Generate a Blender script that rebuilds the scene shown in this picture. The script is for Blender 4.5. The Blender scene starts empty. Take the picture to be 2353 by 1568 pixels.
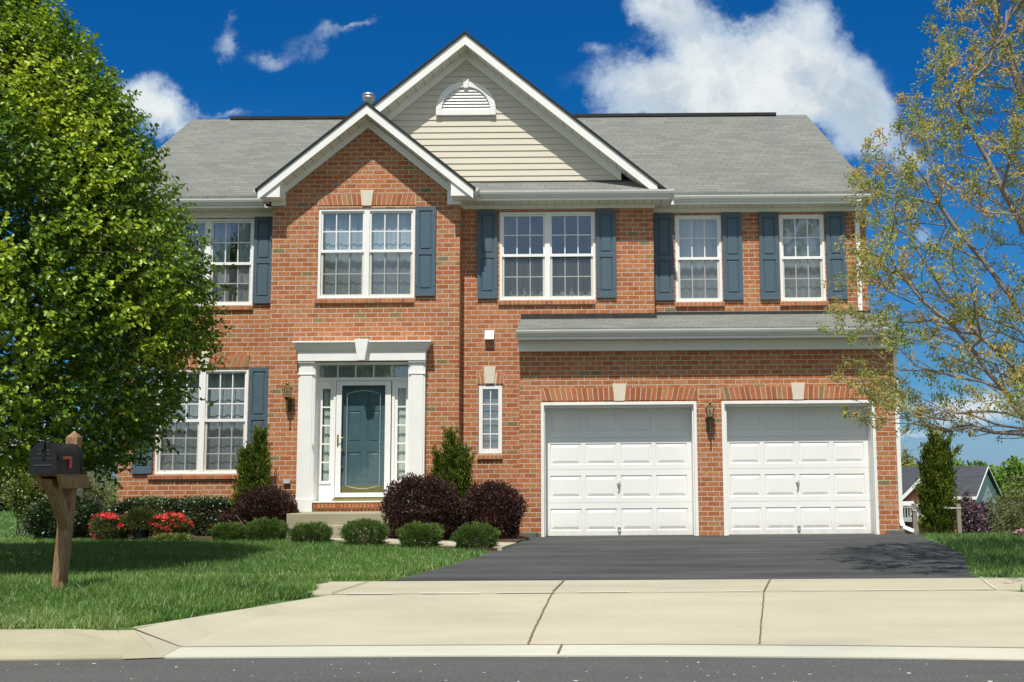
import bpy, math, numpy as np
from math import sin, cos, pi, radians, sqrt
import random
random.seed(7)
RNG = np.random.default_rng(11)
scene = bpy.context.scene
COL = scene.collection

# ------------------------------------------------------------------ camera
FPX, PPX, PPY, WPX, HPX = 2650.0, 1350.0, 784.0, 2353.0, 1568.0
TH = math.atan(319/2650.0); RHO = 0.0075; EYE = 0.93
cF = np.array([0, cos(TH), sin(TH)]); R0 = np.array([1.0, 0, 0]); U0 = np.array([0, -sin(TH), cos(TH)])
cR = cos(RHO)*R0 - sin(RHO)*U0; cU = cos(RHO)*U0 + sin(RHO)*R0
cam_d = bpy.data.cameras.new('camera'); cam = bpy.data.objects.new('camera', cam_d); COL.objects.link(cam)
from mathutils import Matrix, Vector
cam.matrix_world = Matrix(((cR[0], cU[0], -cF[0], 0), (cR[1], cU[1], -cF[1], 0), (cR[2], cU[2], -cF[2], EYE), (0, 0, 0, 1)))
cam_d.sensor_fit = 'HORIZONTAL'; cam_d.sensor_width = 36.0
cam_d.lens = FPX/WPX*36.0
cam_d.shift_x = -(PPX-WPX/2)/WPX
cam_d.shift_y = (PPY-HPX/2)/WPX
cam_d.clip_start = 0.1; cam_d.clip_end = 2000
scene.camera = cam
scene.render.resolution_x = 1024; scene.render.resolution_y = 682

def at(x, y, d):
    """point at distance d (along Y) seen in the 2353 px wide photograph at x, y"""
    v = cF + (x-PPX)/FPX*cR + (PPY-y)/FPX*cU
    t = d/v[1]
    return np.array([v[0]*t, d, v[2]*t+EYE])

# ------------------------------------------------------------------ light
SUN_EL = radians(61); SUN_AZ = radians(7)      # behind the camera, slightly to its left
sun_d = bpy.data.lights.new('sun', 'SUN'); sun = bpy.data.objects.new('sun', sun_d); COL.objects.link(sun)
sun_d.energy = 5.0; sun_d.angle = radians(0.5); sun_d.color = (1.0, 0.96, 0.88)
to_sun = Vector((-sin(SUN_AZ)*cos(SUN_EL), -cos(SUN_AZ)*cos(SUN_EL), sin(SUN_EL)))
sun.rotation_euler = to_sun.to_track_quat('Z', 'Y').to_euler(); sun.location = (0, -10, 30)
scene.view_settings.view_transform = 'Standard'; scene.view_settings.look = 'None'
scene.view_settings.exposure = 0.08; scene.view_settings.gamma = 1.0

# ------------------------------------------------------------------ node helpers
class NT:
    def __init__(s, nt): s.nt = nt; s.n = nt.nodes; s.l = nt.links
    def node(s, t, **k):
        n = s.n.new(t)
        for a, b in k.items(): setattr(n, a, b)
        return n
    def put(s, sock, v):
        if isinstance(v, bpy.types.NodeSocket): s.l.new(v, sock)
        elif isinstance(v, (tuple, list)) and sock.type == 'RGBA' and len(v) == 3: sock.default_value = (*v, 1)
        else: sock.default_value = v
    def m(s, op, a, b=None, c=None):
        n = s.node('ShaderNodeMath', operation=op); s.put(n.inputs[0], a)
        if b is not None: s.put(n.inputs[1], b)
        if c is not None: s.put(n.inputs[2], c)
        return n.outputs[0]
    def vm(s, op, a, b=None):
        n = s.node('ShaderNodeVectorMath', operation=op); s.put(n.inputs[0], a)
        if b is not None: s.put(n.inputs[1], b)
        return n.outputs[1] if op in ('LENGTH', 'DOT_PRODUCT', 'DISTANCE') else n.outputs[0]
    def mix(s, f, a, b, blend='MIX'):
        n = s.node('ShaderNodeMix', data_type='RGBA', blend_type=blend)
        s.put(n.inputs[0], f); s.put(n.inputs[6], a); s.put(n.inputs[7], b)
        return n.outputs[2]
    def noise(s, vec, scale, detail=4, rough=.5, out=0):
        n = s.node('ShaderNodeTexNoise'); s.put(n.inputs['Vector'], vec)
        n.inputs['Scale'].default_value = scale; n.inputs['Detail'].default_value = detail; n.inputs['Roughness'].default_value = rough
        return n.outputs[out]
    def ramp(s, f, stops, interp='LINEAR'):
        n = s.node('ShaderNodeValToRGB'); e = n.color_ramp.elements; n.color_ramp.interpolation = interp
        while len(e) > 1: e.remove(e[-1])
        e[0].position = stops[0][0]; e[0].color = (*stops[0][1], 1)
        for p, c in stops[1:]:
            k = e.new(p); k.color = (*c, 1)
        s.put(n.inputs[0], f); return n.outputs[0]
    def rng(s, v, a, b, c=0.0, d=1.0, smooth=True):
        n = s.node('ShaderNodeMapRange', interpolation_type='SMOOTHSTEP' if smooth else 'LINEAR')
        for i, q in enumerate((v, a, b, c, d)): s.put(n.inputs[i], q)
        return n.outputs[0]
    def sep(s, v):
        n = s.node('ShaderNodeSeparateXYZ'); s.put(n.inputs[0], v); return n.outputs
    def comb(s, x, y, z=0.0):
        n = s.node('ShaderNodeCombineXYZ'); s.put(n.inputs[0], x); s.put(n.inputs[1], y); s.put(n.inputs[2], z); return n.outputs[0]
    def pos(s): return s.node('ShaderNodeNewGeometry').outputs['Position']
    def scalev(s, v, sc):
        n = s.node('ShaderNodeVectorMath', operation='MULTIPLY'); s.put(n.inputs[0], v); n.inputs[1].default_value = sc; return n.outputs[0]
    def bump(s, h, strength=.3, dist=.01):
        n = s.node('ShaderNodeBump'); n.inputs['Strength'].default_value = strength; n.inputs['Distance'].default_value = dist
        s.put(n.inputs['Height'], h); return n.outputs[0]

MATS = {}
def newmat(name):
    m = bpy.data.materials.new(name); m.use_nodes = True
    t = NT(m.node_tree); b = t.n['Principled BSDF']; b.inputs['Specular IOR Level'].default_value = .3
    MATS[name] = m
    return m, t, b
def simple(name, col, rough=.6, metal=0.0, var=.06, scale=6.0, bump=0.0, spec=.3, stretch=(1, 1, 1)):
    m, t, b = newmat(name)
    p = t.scalev(t.pos(), stretch)
    n = t.noise(p, scale, 5, .6)
    f = t.rng(n, .3, .7, 1-var, 1+var, False)
    c = t.mix(1.0, col, t.comb(f, f, f), 'MULTIPLY')
    t.put(b.inputs['Base Color'], c); b.inputs['Roughness'].default_value = rough; b.inputs['Metallic'].default_value = metal
    b.inputs['Specular IOR Level'].default_value = spec
    if bump: t.put(b.inputs['Normal'], t.bump(n, bump, .01))
    return m

# ------------------------------------------------------------------ world: sky with clouds
w = bpy.data.worlds.new('World'); scene.world = w; w.use_nodes = True
t = NT(w.node_tree); bg = t.n['Background']
sky = t.node('ShaderNodeTexSky', sky_type='NISHITA'); sky.sun_disc = False
sky.sun_elevation = SUN_EL; sky.sun_rotation = radians(180+7); sky.altitude = 300; sky.air_density = 1.0; sky.dust_density = .6; sky.ozone_density = 2.5
d = t.node('ShaderNodeTexCoord').outputs['Generated']
x, y, z = t.sep(d)
tint = t.ramp(z, [(.0, (.42, .66, 1.15)), (.03, (.38, .62, .96)), (.08, (.23, .53, .82)), (.15, (.15, .52, .87)), (.22, (.10, .53, .90)), (.32, (.03, .44, .88)), (.45, (.03, .45, .90))])
polar = t.mix(t.rng(y, -.1, .3), (1.0, 1.0, 1.0), tint)      # polarised sky away from the sun
skyc = t.mix(1.0, sky.outputs[0], polar, 'MULTIPLY')
ya = t.m('MAXIMUM', y, .05)
u = t.m('DIVIDE', x, ya); v = t.m('DIVIDE', z, ya)
uv = t.comb(u, v)
warp = t.noise(uv, 5.0, 9, .68, 1)
warp = t.vm('SUBTRACT', warp, (.5, .5, .5))
warp = t.scalev(warp, (.12, .12, 0))
uvw = t.vm('ADD', uv, warp)
fine = t.noise(uv, 13.0, 12, .66)
blobs = [ # x, y, rx, ry in photo-plane directions, weight
 (1480, 10, 60, 50, .6), (1540, 20, 80, 60, .9), (1590, 110, 70, 90, .9), (1640, 190, 215, 85, 1), (1490, 185, 80, 38, .85), (1560, 230, 150, 50, .9), (1820, 200, 150, 80, .9), (1840, 130, 100, 90, .85),
 (1870, 20, 60, 75, .8), (1745, 100, 90, 50, .6), (1900, 235, 105, 48, .95), (1975, 240, 45, 38, .65), (1960, 320, 75, 60, .85), (1930, 280, 80, 60, .8), (1740, 245, 230, 32, 1), (1700, 150, 130, 60, .7),
 (1385, 115, 34, 18, .32), (518, 90, 34, 34, .50), (520, 30, 26, 34, .34), (622, 150, 50, 26, .42), (560, 120, 40, 20, .12), (690, 110, 36, 40, .22), (780, 40, 44, 22, .30), (840, 30, 60, 10, .30), (740, 80, 36, 36, .28),
 (345, 240, 55, 55, .95), (385, 275, 58, 42, .95), (430, 305, 40, 26, .6), (530, 266, 110, 14, .38),
 (2245, 962, 80, 30, 1.0), (2290, 955, 40, 18, .5), (2150, 992, 36, 12, .5), (2095, 990, 34, 12, .48), (2080, 370, 60, 34, .6), (2160, 925, 90, 18, .45), (2330, 880, 90, 36, .5), (2110, 560, 40, 26, .5),
 (60, 1010, 160, 40, .6), (-200, 700, 260, 60, .9), (-500, 200, 300, 90, .9), (2900, 600, 260, 80, .9)]
dens = None
for bx, by, rx, ry, wt in blobs:
    P = at(bx, by, 1.0); cu, cv = float(P[0]), float(P[2]-EYE)
    q = t.vm('SUBTRACT', uvw, (cu, cv, 0)); q = t.scalev(q, (FPX/rx, FPX/ry, 0))
    g = t.rng(t.vm('LENGTH', q), 0.0, 1.9, wt, 0.0)
    dens = g if dens is None else t.m('SUBTRACT', t.m('ADD', dens, g), t.m('MULTIPLY', dens, g))
front = t.rng(y, .05, .15)
dens = t.m('MULTIPLY', dens, front)
back = t.rng(t.noise(d, 2.2, 8, .6), .42, .62)  # unseen clouds behind the camera, spread wide to brighten the facade's shaded parts
back = t.m('MULTIPLY', back, t.m('SUBTRACT', 1.0, front))
fk = t.m('MULTIPLY', t.m('SUBTRACT', fine, .5), 2.3)
raw = t.m('ADD', dens, t.m('MULTIPLY', fk, t.m('SUBTRACT', 1.15, dens)))
cover = t.rng(raw, .10, 1.02)
cover = t.m('MULTIPLY', cover, t.rng(dens, .02, .35))
cover = t.m('MAXIMUM', cover, t.m('MULTIPLY', back, t.rng(z, 0.0, .2)))
shade = t.noise(t.vm('ADD', uvw, (0, .02, 0)), 11.0, 8, .6)
body = t.rng(raw, .5, 1.1)
cc = t.mix(t.rng(shade, .36, .60), (4.3, 5.3, 6.2), (8.1, 8.4, 8.4))
cc = t.mix(body, (6.2, 7.3, 8.2), cc)
lp = t.mix(t.m('POWER', cover, .85), skyc, cc)
t.put(bg.inputs['Color'], lp); bg.inputs['Strength'].default_value = .1

# ------------------------------------------------------------------ materials
def m_brick(name, soldier=False, seedo=0.0):
    m, t, b = newmat(name)
    p = t.pos(); X, Y, Z = t.sep(p)
    wn = t.noise(p, 9.0, 3, .5, 1); wx, wy, wz = t.sep(wn)
    uu = t.m('ADD', t.m('ADD', X, Y), t.m('MULTIPLY', t.m('SUBTRACT', wx, .5), .012))
    vv = t.m('ADD', Z, t.m('MULTIPLY', t.m('SUBTRACT', wy, .5), .010))
    r = t.m('DIVIDE', t.m('ADD', vv, .008), .0813); row = t.m('FLOOR', r); fv = t.m('FRACT', r)
    c = t.m('ADD', t.m('DIVIDE', t.m('ADD', uu, 50.0), .2032), t.m('MULTIPLY', t.m('MODULO', row, 2.0), .5))
    col = t.m('FLOOR', c); fu = t.m('FRACT', c)
    eu = t.m('MULTIPLY', t.m('MINIMUM', fu, t.m('SUBTRACT', 1.0, fu)), .2032)
    ev = t.m('MULTIPLY', t.m('MINIMUM', fv, t.m('SUBTRACT', 1.0, fv)), .0813)
    e = t.m('MINIMUM', eu, ev)
    e = t.m('ADD', e, t.m('MULTIPLY', t.m('SUBTRACT', t.noise(p, 60.0, 3, .6), .5), .004))
    mk = t.rng(e, .0050, .0074)
    wnz = t.node('ShaderNodeTexWhiteNoise', noise_dimensions='2D'); t.put(wnz.inputs['Vector'], t.comb(row, col))
    bc = t.ramp(wnz.outputs[0], [(0, (.36, .120, .052)), (.3, (.405, .145, .062)), (.6, (.445, .172, .077)), (.92, (.475, .208, .096)), (.965, (.38, .20, .088)), (.99, (.22, .17, .088))], 'LINEAR')
    n2 = t.noise(t.scalev(p, (1, 1, .6)), 26.0, 4, .6)
    bc = t.mix(1.0, bc, t.ramp(n2, [(.3, (.74, .70, .68)), (.6, (1.08, 1.08, 1.08))]), 'MULTIPLY')
    big = t.noise(p, .9, 3, .5)
    bc = t.mix(1.0, bc, t.ramp(big, [(.3, (.94, .93, .92)), (.7, (1.05, 1.05, 1.06))]), 'MULTIPLY')
    mc = t.mix(n2, (.43, .385, .29), (.59, .53, .41))
    fc = t.mix(mk, mc, bc)
    t.put(b.inputs['Base Color'], fc); b.inputs['Roughness'].default_value = .85; b.inputs['Specular IOR Level'].default_value = .15
    h = t.m('ADD', mk, t.m('MULTIPLY', n2, .35))
    t.put(b.inputs['Normal'], t.bump(h, .8, .006))
    return m
M_BRICK = m_brick('brick_wall')

def m_brickvar():
    m, t, b = newmat('brick_unit')
    a = t.node('ShaderNodeAttribute', attribute_name='var').outputs['Fac']
    p = t.pos(); n2 = t.noise(p, 28.0, 4, .6)
    bc = t.ramp(a, [(0, (.33, .105, .044)), (.4, (.42, .148, .064)), (.8, (.47, .182, .082)), (.93, (.40, .20, .082)), (1.0, (.22, .165, .078))])
    bc = t.mix(1.0, bc, t.ramp(n2, [(.3, (.82, .78, .76)), (.6, (1.06, 1.06, 1.06))]), 'MULTIPLY')
    t.put(b.inputs['Base Color'], bc); b.inputs['Roughness'].default_value = .85
    t.put(b.inputs['Normal'], t.bump(n2, .4, .005))
    return m
M_BRICKU = m_brickvar()
M_MORTAR = simple('mortar', (.60, .54, .42), .9, var=.1, scale=40)

def m_shingle(name, k, use_y=False):
    m, t, b = newmat(name)
    p = t.pos(); X, Y, Z = t.sep(p)
    a = Y if use_y else X
    r = t.m('DIVIDE', t.m('MULTIPLY', Z, k), .127); row = t.m('FLOOR', r); fv = t.m('FRACT', r)
    wr = t.node('ShaderNodeTexWhiteNoise', noise_dimensions='1D'); t.put(wr.inputs['W'], row)
    c = t.m('ADD', t.m('DIVIDE', t.m('ADD', a, 60.0), .305), t.m('ADD', t.m('MULTIPLY', row, .36), t.m('MULTIPLY', wr.outputs[0], .1)))
    col = t.m('FLOOR', c); fu = t.m('FRACT', c)
    wn = t.node('ShaderNodeTexWhiteNoise', noise_dimensions='2D'); t.put(wn.inputs['Vector'], t.comb(row, col))
    base = t.ramp(wn.outputs[0], [(0, (.178, .181, .164)), (.5, (.198, .201, .182)), (1, (.218, .221, .200))])
    n = t.noise(p, 90.0, 3, .7); n2 = t.noise(p, 1.2, 4, .6)
    base = t.mix(1.0, base, t.ramp(n, [(.3, (.8, .8, .8)), (.7, (1.15, 1.15, 1.15))]), 'MULTIPLY')
    base = t.mix(1.0, base, t.ramp(n2, [(.3, (.90, .92, .90)), (.7, (1.06, 1.05, 1.05))]), 'MULTIPLY')
    e1 = t.m('LESS_THAN', fv, .13); e2 = t.m('LESS_THAN', fu, .035)
    line = t.m('MAXIMUM', e1, e2)
    col_ = t.mix(t.m('MULTIPLY', line, .55), base, (.05, .055, .045))
    t.put(b.inputs['Base Color'], col_); b.inputs['Roughness'].default_value = .95; b.inputs['Specular IOR Level'].default_value = .1
    t.put(b.inputs['Normal'], t.bump(t.m('ADD', fv, t.m('MULTIPLY', n, .3)), .3, .006))
    return m
K34 = 1/sin(math.atan(.667))
M_SH = m_shingle('grey_shingle', K34); M_SHY = m_shingle('grey_shingle_side', 1/sin(math.atan(.82)), True); M_SHG = m_shingle('grey_shingle_shed', 1/sin(math.atan(.35)))
M_SHEDGE = simple('shingle_edge', (.035, .036, .035), .9, var=.3, scale=30)
M_BLACK = simple('black_metal', (.018, .018, .018), .5, var=.2)
M_FLASH = simple('flashing', (.035, .034, .033), .55, var=.3, scale=8)
M_WHITE = simple('white_trim', (.82, .81, .77), .45, var=.035, scale=2.5)
M_VINYL = simple('white_vinyl', (.84, .83, .80), .4, var=.03, scale=5)
M_SASH = simple('sash_vinyl', (.62, .60, .52), .5, var=.04)
M_GUTTER = simple('gutter_metal', (.70, .70, .66), .35, var=.05, scale=2, spec=.4)
M_GDOOR = simple('garage_steel', (.82, .81, .775), .38, var=.03, scale=1.5)
M_KEY = simple('limestone', (.66, .60, .48), .8, var=.05, scale=14)
M_SHUT = simple('blue_shutter', (.078, .120, .152), .5, var=.06, scale=9)
M_DOOR = simple('blue_door', (.078, .132, .165), .42, var=.04, scale=8)
M_BRASS = simple('brass', (.42, .34, .10), .35, .85, var=.08, scale=12)
M_BRONZE = simple('aged_brass', (.16, .125, .055), .4, .75, var=.25, scale=25)
M_STEEL = simple('galvanised', (.50, .51, .52), .35, .8, var=.12, scale=12)
M_GREYP = simple('grey_plastic', (.42, .42, .42), .5)
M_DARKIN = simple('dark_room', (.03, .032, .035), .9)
M_BLINDS = simple('blinds', (.45, .46, .46), .6)
M_BULB = simple('frosted_glass', (.55, .56, .56), .3)
def grime(mat, z0, z1, col, amt):
    t = NT(mat.node_tree); b = t.n['Principled BSDF']; src = b.inputs['Base Color'].links[0].from_socket
    Z = t.sep(t.pos())[2]; n = t.noise(t.scalev(t.pos(), (3, 3, 1.2)), 3.0, 5, .65)
    f = t.m('MULTIPLY', t.rng(Z, z0, z1, 1.0, 0.0), t.rng(n, .3, .7, .3, 1.0)); t.put(b.inputs['Base Color'], t.mix(t.m('MULTIPLY', f, amt), src, col))
grime(M_GDOOR, .0, .30, (.46, .40, .28), .35)
def m_soffit():
    m, t, b = newmat('soffit_vinyl')
    X, Y, Z = t.sep(t.pos())
    f = t.m('FRACT', t.m('DIVIDE', t.m('ADD', X, 50.0), .155))
    l = t.m('LESS_THAN', f, .08)
    t.put(b.inputs['Base Color'], t.mix(l, (.74, .72, .64), (.42, .40, .33))); b.inputs['Roughness'].default_value = .5
    return m
M_SOFFIT = m_soffit()
M_SIDING = simple('cream_siding', (.62, .565, .455), .5, var=.035, scale=3, stretch=(.6, 1, 3))
def m_glass(name, tint, fac, rough=0.02):
    m, t, b = newmat(name)
    out = t.n['Material Output']; t.n.remove(b)
    tr = t.node('ShaderNodeBsdfTransparent'); tr.inputs[0].default_value = (*tint, 1)
    gl = t.node('ShaderNodeBsdfGlossy'); gl.inputs['Roughness'].default_value = rough; gl.inputs['Color'].default_value = (.9, .95, 1, 1)
    nz = t.noise(t.pos(), 1.7, 2, .5); t.put(gl.inputs['Normal'], t.bump(nz, .12, .02))
    mx = t.node('ShaderNodeMixShader')
    fr = t.node('ShaderNodeLayerWeight'); fr.inputs[0].default_value = .5
    t.put(mx.inputs[0], t.m('ADD', t.m('MULTIPLY', t.m('POWER', fr.outputs['Facing'], 4.0), .5), fac)); t.l.new(tr.outputs[0], mx.inputs[1]); t.l.new(gl.outputs[0], mx.inputs[2])
    t.l.new(mx.outputs[0], out.inputs[0]); return m
M_GLASS = m_glass('window_glass', (.86, .90, .93), .105)
M_GLASSC = m_glass('storm_glass', (.95, .98, .97), .035)
def m_screen():
    m, t, b = newmat('insect_screen')
    out = t.n['Material Output']
    tr = t.node('ShaderNodeBsdfTransparent'); mx = t.node('ShaderNodeMixShader'); mx.inputs[0].default_value = .36
    b.inputs['Base Color'].default_value = (.10, .10, .095, 1); b.inputs['Roughness'].default_value = .8
    t.l.new(tr.outputs[0], mx.inputs[1]); t.l.new(b.outputs[0], mx.inputs[2]); t.l.new(mx.outputs[0], out.inputs[0]); return m
M_SCREEN = m_screen()
def m_curtain():
    m, t, b = newmat('curtain_fabric')
    out = t.n['Material Output']
    X, Y, Z = t.sep(t.pos())
    n = t.noise(t.scalev(t.pos(), (14, 14, .5)), 1.0, 4, .6)
    # embroidered festoon pattern woven along a band of the cloth
    b.inputs['Base Color'].default_value = (.66, .68, .64, 1); t.put(b.inputs['Base Color'], t.ramp(n, [(.3, (.62, .66, .62)), (.65, (.90, .92, .87))]))
    b.inputs['Roughness'].default_value = .9
    tl = t.node('ShaderNodeBsdfTranslucent'); tl.inputs[0].default_value = (.6, .62, .58, 1)
    mx = t.node('ShaderNodeMixShader'); mx.inputs[0].default_value = .25
    t.l.new(b.outputs[0], mx.inputs[1]); t.l.new(tl.outputs[0], mx.inputs[2]); t.l.new(mx.outputs[0], out.inputs[0]); return m
M_CURT = m_curtain()
def m_asphalt(name, base, speck=0.0, patch=.12):
    m, t, b = newmat(name)
    p = t.pos()
    n = t.noise(p, 55.0, 6, .75); n2 = t.noise(t.scalev(p, (.25, 1.3, 1)), 1.6, 5, .6)
    c = t.mix(1.0, base, t.ramp(n, [(.3, (.62, .62, .62)), (.7, (1.4, 1.4, 1.4))]), 'MULTIPLY')
    c = t.mix(1.0, c, t.ramp(n2, [(.3, (1-patch,)*3), (.7, (1+patch*1.4,)*3)]), 'MULTIPLY')
    if speck:
        vo = t.node('ShaderNodeTexVoronoi'); vo.inputs['Scale'].default_value = 10.5; t.put(vo.inputs['Vector'], t.vm('ADD', t.scalev(p, (1, 1, 0)), t.scalev(t.noise(p, 3.0, 2, .5, 1), (.25, .25, 0))))
        r = t.sep(vo.outputs['Color'])[0]
        lim = t.m('ADD', t.m('MULTIPLY', t.m('POWER', r, 3.0), .09*speck), .045*speck)
        rare = t.m('GREATER_THAN', t.sep(vo.outputs['Color'])[1], .2)
        f = t.m('MULTIPLY', t.m('LESS_THAN', vo.outputs['Distance'], lim), rare)
        v2 = t.node('ShaderNodeTexVoronoi'); v2.inputs['Scale'].default_value = 60.0; t.put(v2.inputs['Vector'], t.scalev(p, (1, 1, 0)))
        r2 = t.sep(v2.outputs['Color'])[0]
        f2 = t.m('MULTIPLY', t.m('LESS_THAN', v2.outputs['Distance'], .28), t.m('GREATER_THAN', r2, .90))
        c = t.mix(t.m('MULTIPLY', f2, .35), c, (.35, .34, .31)); c = t.mix(f, c, (.78, .76, .70))
    t.put(b.inputs['Base Color'], c); b.inputs['Roughness'].default_value = .9; b.inputs['Specular IOR Level'].default_value = .2
    t.put(b.inputs['Normal'], t.bump(n, .5, .006)); return m
M_ROAD = m_asphalt('road_asphalt', (.090, .092, .086), 1.0)
M_DRIVE = m_asphalt('drive_asphalt', (.060, .062, .061), .22, .42)
def m_conc(name, base, warm=.5):
    m, t, b = newmat(name)
    p = t.pos()
    n = t.noise(t.scalev(p, (.35, 1, 1)), 2.2, 6, .6); n2 = t.noise(p, 70.0, 4, .7); n3 = t.noise(t.scalev(p, (.2, 1.2, 1)), 1.1, 3, .5)
    c = t.mix(1.0, base, t.ramp(n, [(.3, (.86, .87, .865)), (.7, (1.06, 1.05, 1.03))]), 'MULTIPLY')
    c = t.mix(1.0, c, t.ramp(n2, [(.3, (.92, .92, .92)), (.7, (1.05, 1.05, 1.05))]), 'MULTIPLY')
    c = t.mix(t.m('MULTIPLY', t.rng(n3, .5, .75), warm), c, (base[0]*1.02, base[1]*.90, base[2]*.80))
    n4 = t.noise(t.scalev(p, (.5, .9, 1)), .8, 7, .72); c = t.mix(t.rng(n4, .52, .74, 0, .38), c, (base[0]*.66, base[1]*.67, base[2]*.72))
    vo = t.node('ShaderNodeTexVoronoi'); vo.inputs['Scale'].default_value = 1.6; t.put(vo.inputs['Vector'], t.scalev(p, (1, 1, 0)))
    sp = t.m('MULTIPLY', t.m('LESS_THAN', vo.outputs['Distance'], t.m('MULTIPLY', t.noise(p, 9.0, 2, .5), .05)), t.m('GREATER_THAN', t.sep(vo.outputs['Color'])[0], .55))
    c = t.mix(t.m('MULTIPLY', sp, .75), c, (.09, .075, .05))
    t.put(b.inputs['Base Color'], c); b.inputs['Roughness'].default_value = .9; b.inputs['Specular IOR Level'].default_value = .2
    t.put(b.inputs['Normal'], t.bump(n2, .3, .003)); return m
M_CONC = m_conc('concrete', (.46, .42, .315), .35); M_CURB = m_conc('curb_concrete', (.37, .335, .235), .5); M_GUT = m_conc('gutter_concrete', (.54, .52, .43), .7)
M_STEP = m_conc('step_concrete', (.36, .33, .235), .4)
M_JOINT = simple('joint_dirt', (.17, .13, .075), .95, var=.5, scale=30)
M_SEAL = simple('white_sealant', (.74, .74, .72), .7, var=.2, scale=30)
M_SOIL = simple('lawn_soil', (.07, .125, .03), .95, var=.35, scale=5, bump=.4)
M_MULCH = simple('mulch', (.075, .045, .028), .95, var=.5, scale=35, bump=.8)
def m_wood(name, c1, c2):
    m, t, b = newmat(name)
    tc = t.node('ShaderNodeTexCoord').outputs['Object']
    wv = t.node('ShaderNodeTexNoise'); t.put(wv.inputs['Vector'], t.scalev(tc, (28, 28, 2.2))); wv.inputs['Scale'].default_value = 1.6; wv.inputs['Detail'].default_value = 6; wv.inputs['Distortion'].default_value = 1.2
    t.put(b.inputs['Base Color'], t.ramp(wv.outputs[0], [(.3, c1), (.5, c2), (.62, c1), (.75, c2)])); b.inputs['Roughness'].default_value = .8
    t.put(b.inputs['Normal'], t.bump(wv.outputs[0], .4, .004)); return m
M_WOOD = m_wood('weathered_wood', (.14, .080, .038), (.30, .185, .095))
M_STAKE = m_wood('grey_wood', (.20, .17, .13), (.30, .27, .22))
M_BARK = simple('bark', (.23, .20, .175), .9, var=.35, scale=18, bump=.6)
M_BARKD = simple('dark_bark', (.065, .050, .038), .9, var=.35, scale=18, bump=.6)
M_ROPE = simple('white_rope', (.7, .7, .68), .7)
M_RED = simple('red_flag_plastic', (.42, .035, .03), .4, var=.08, spec=.5)
M_MBOX = simple('black_painted_steel', (.014, .0145, .016), .5, var=.15, scale=20, spec=.22)
M_LETTER = simple('grey_line', (.12, .125, .13), .5)

def m_leaf(name, stops, rough=.45, trans=.3, spec=.35, tcol=None):
    m, t, b = newmat(name)
    out = t.n['Material Output']
    a = t.node('ShaderNodeAttribute', attribute_name='var').outputs['Fac']
    c = t.ramp(a, stops)
    t.put(b.inputs['Base Color'], c); b.inputs['Roughness'].default_value = rough; b.inputs['Specular IOR Level'].default_value = spec
    tl = t.node('ShaderNodeBsdfTranslucent'); t.put(tl.inputs[0], t.mix(1.0, c, tcol or (1.3, 1.25, .6), 'MULTIPLY'))
    mx = t.node('ShaderNodeMixShader'); mx.inputs[0].default_value = trans
    t.l.new(b.outputs[0], mx.inputs[1]); t.l.new(tl.outputs[0], mx.inputs[2]); t.l.new(mx.outputs[0], out.inputs[0]); return m

# ------------------------------------------------------------------ object helpers
def link(o, parent=None):
    COL.objects.link(o)
    if parent: o.parent = parent
    return o
def origin(o):
    v = Vector((0, 0, 0))
    while o is not None: v += o.location; o = o.parent
    return v
def tag(o, label=None, cat=None, group=None, kind=None):
    if label: o['label'] = label
    if cat: o['category'] = cat
    if group: o['group'] = group
    if kind: o['kind'] = kind
    return o
def thing(name, label, cat, loc=(0, 0, 0), group=None):
    o = bpy.data.objects.new(name, None); o.empty_display_size = .2; link(o); o.location = loc
    return tag(o, label, cat, group)
def copytree(o, parent=None):
    c = o.copy(); COL.objects.link(c); c.parent = parent
    for ch in list(o.children): copytree(ch, c)
    return c

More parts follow.
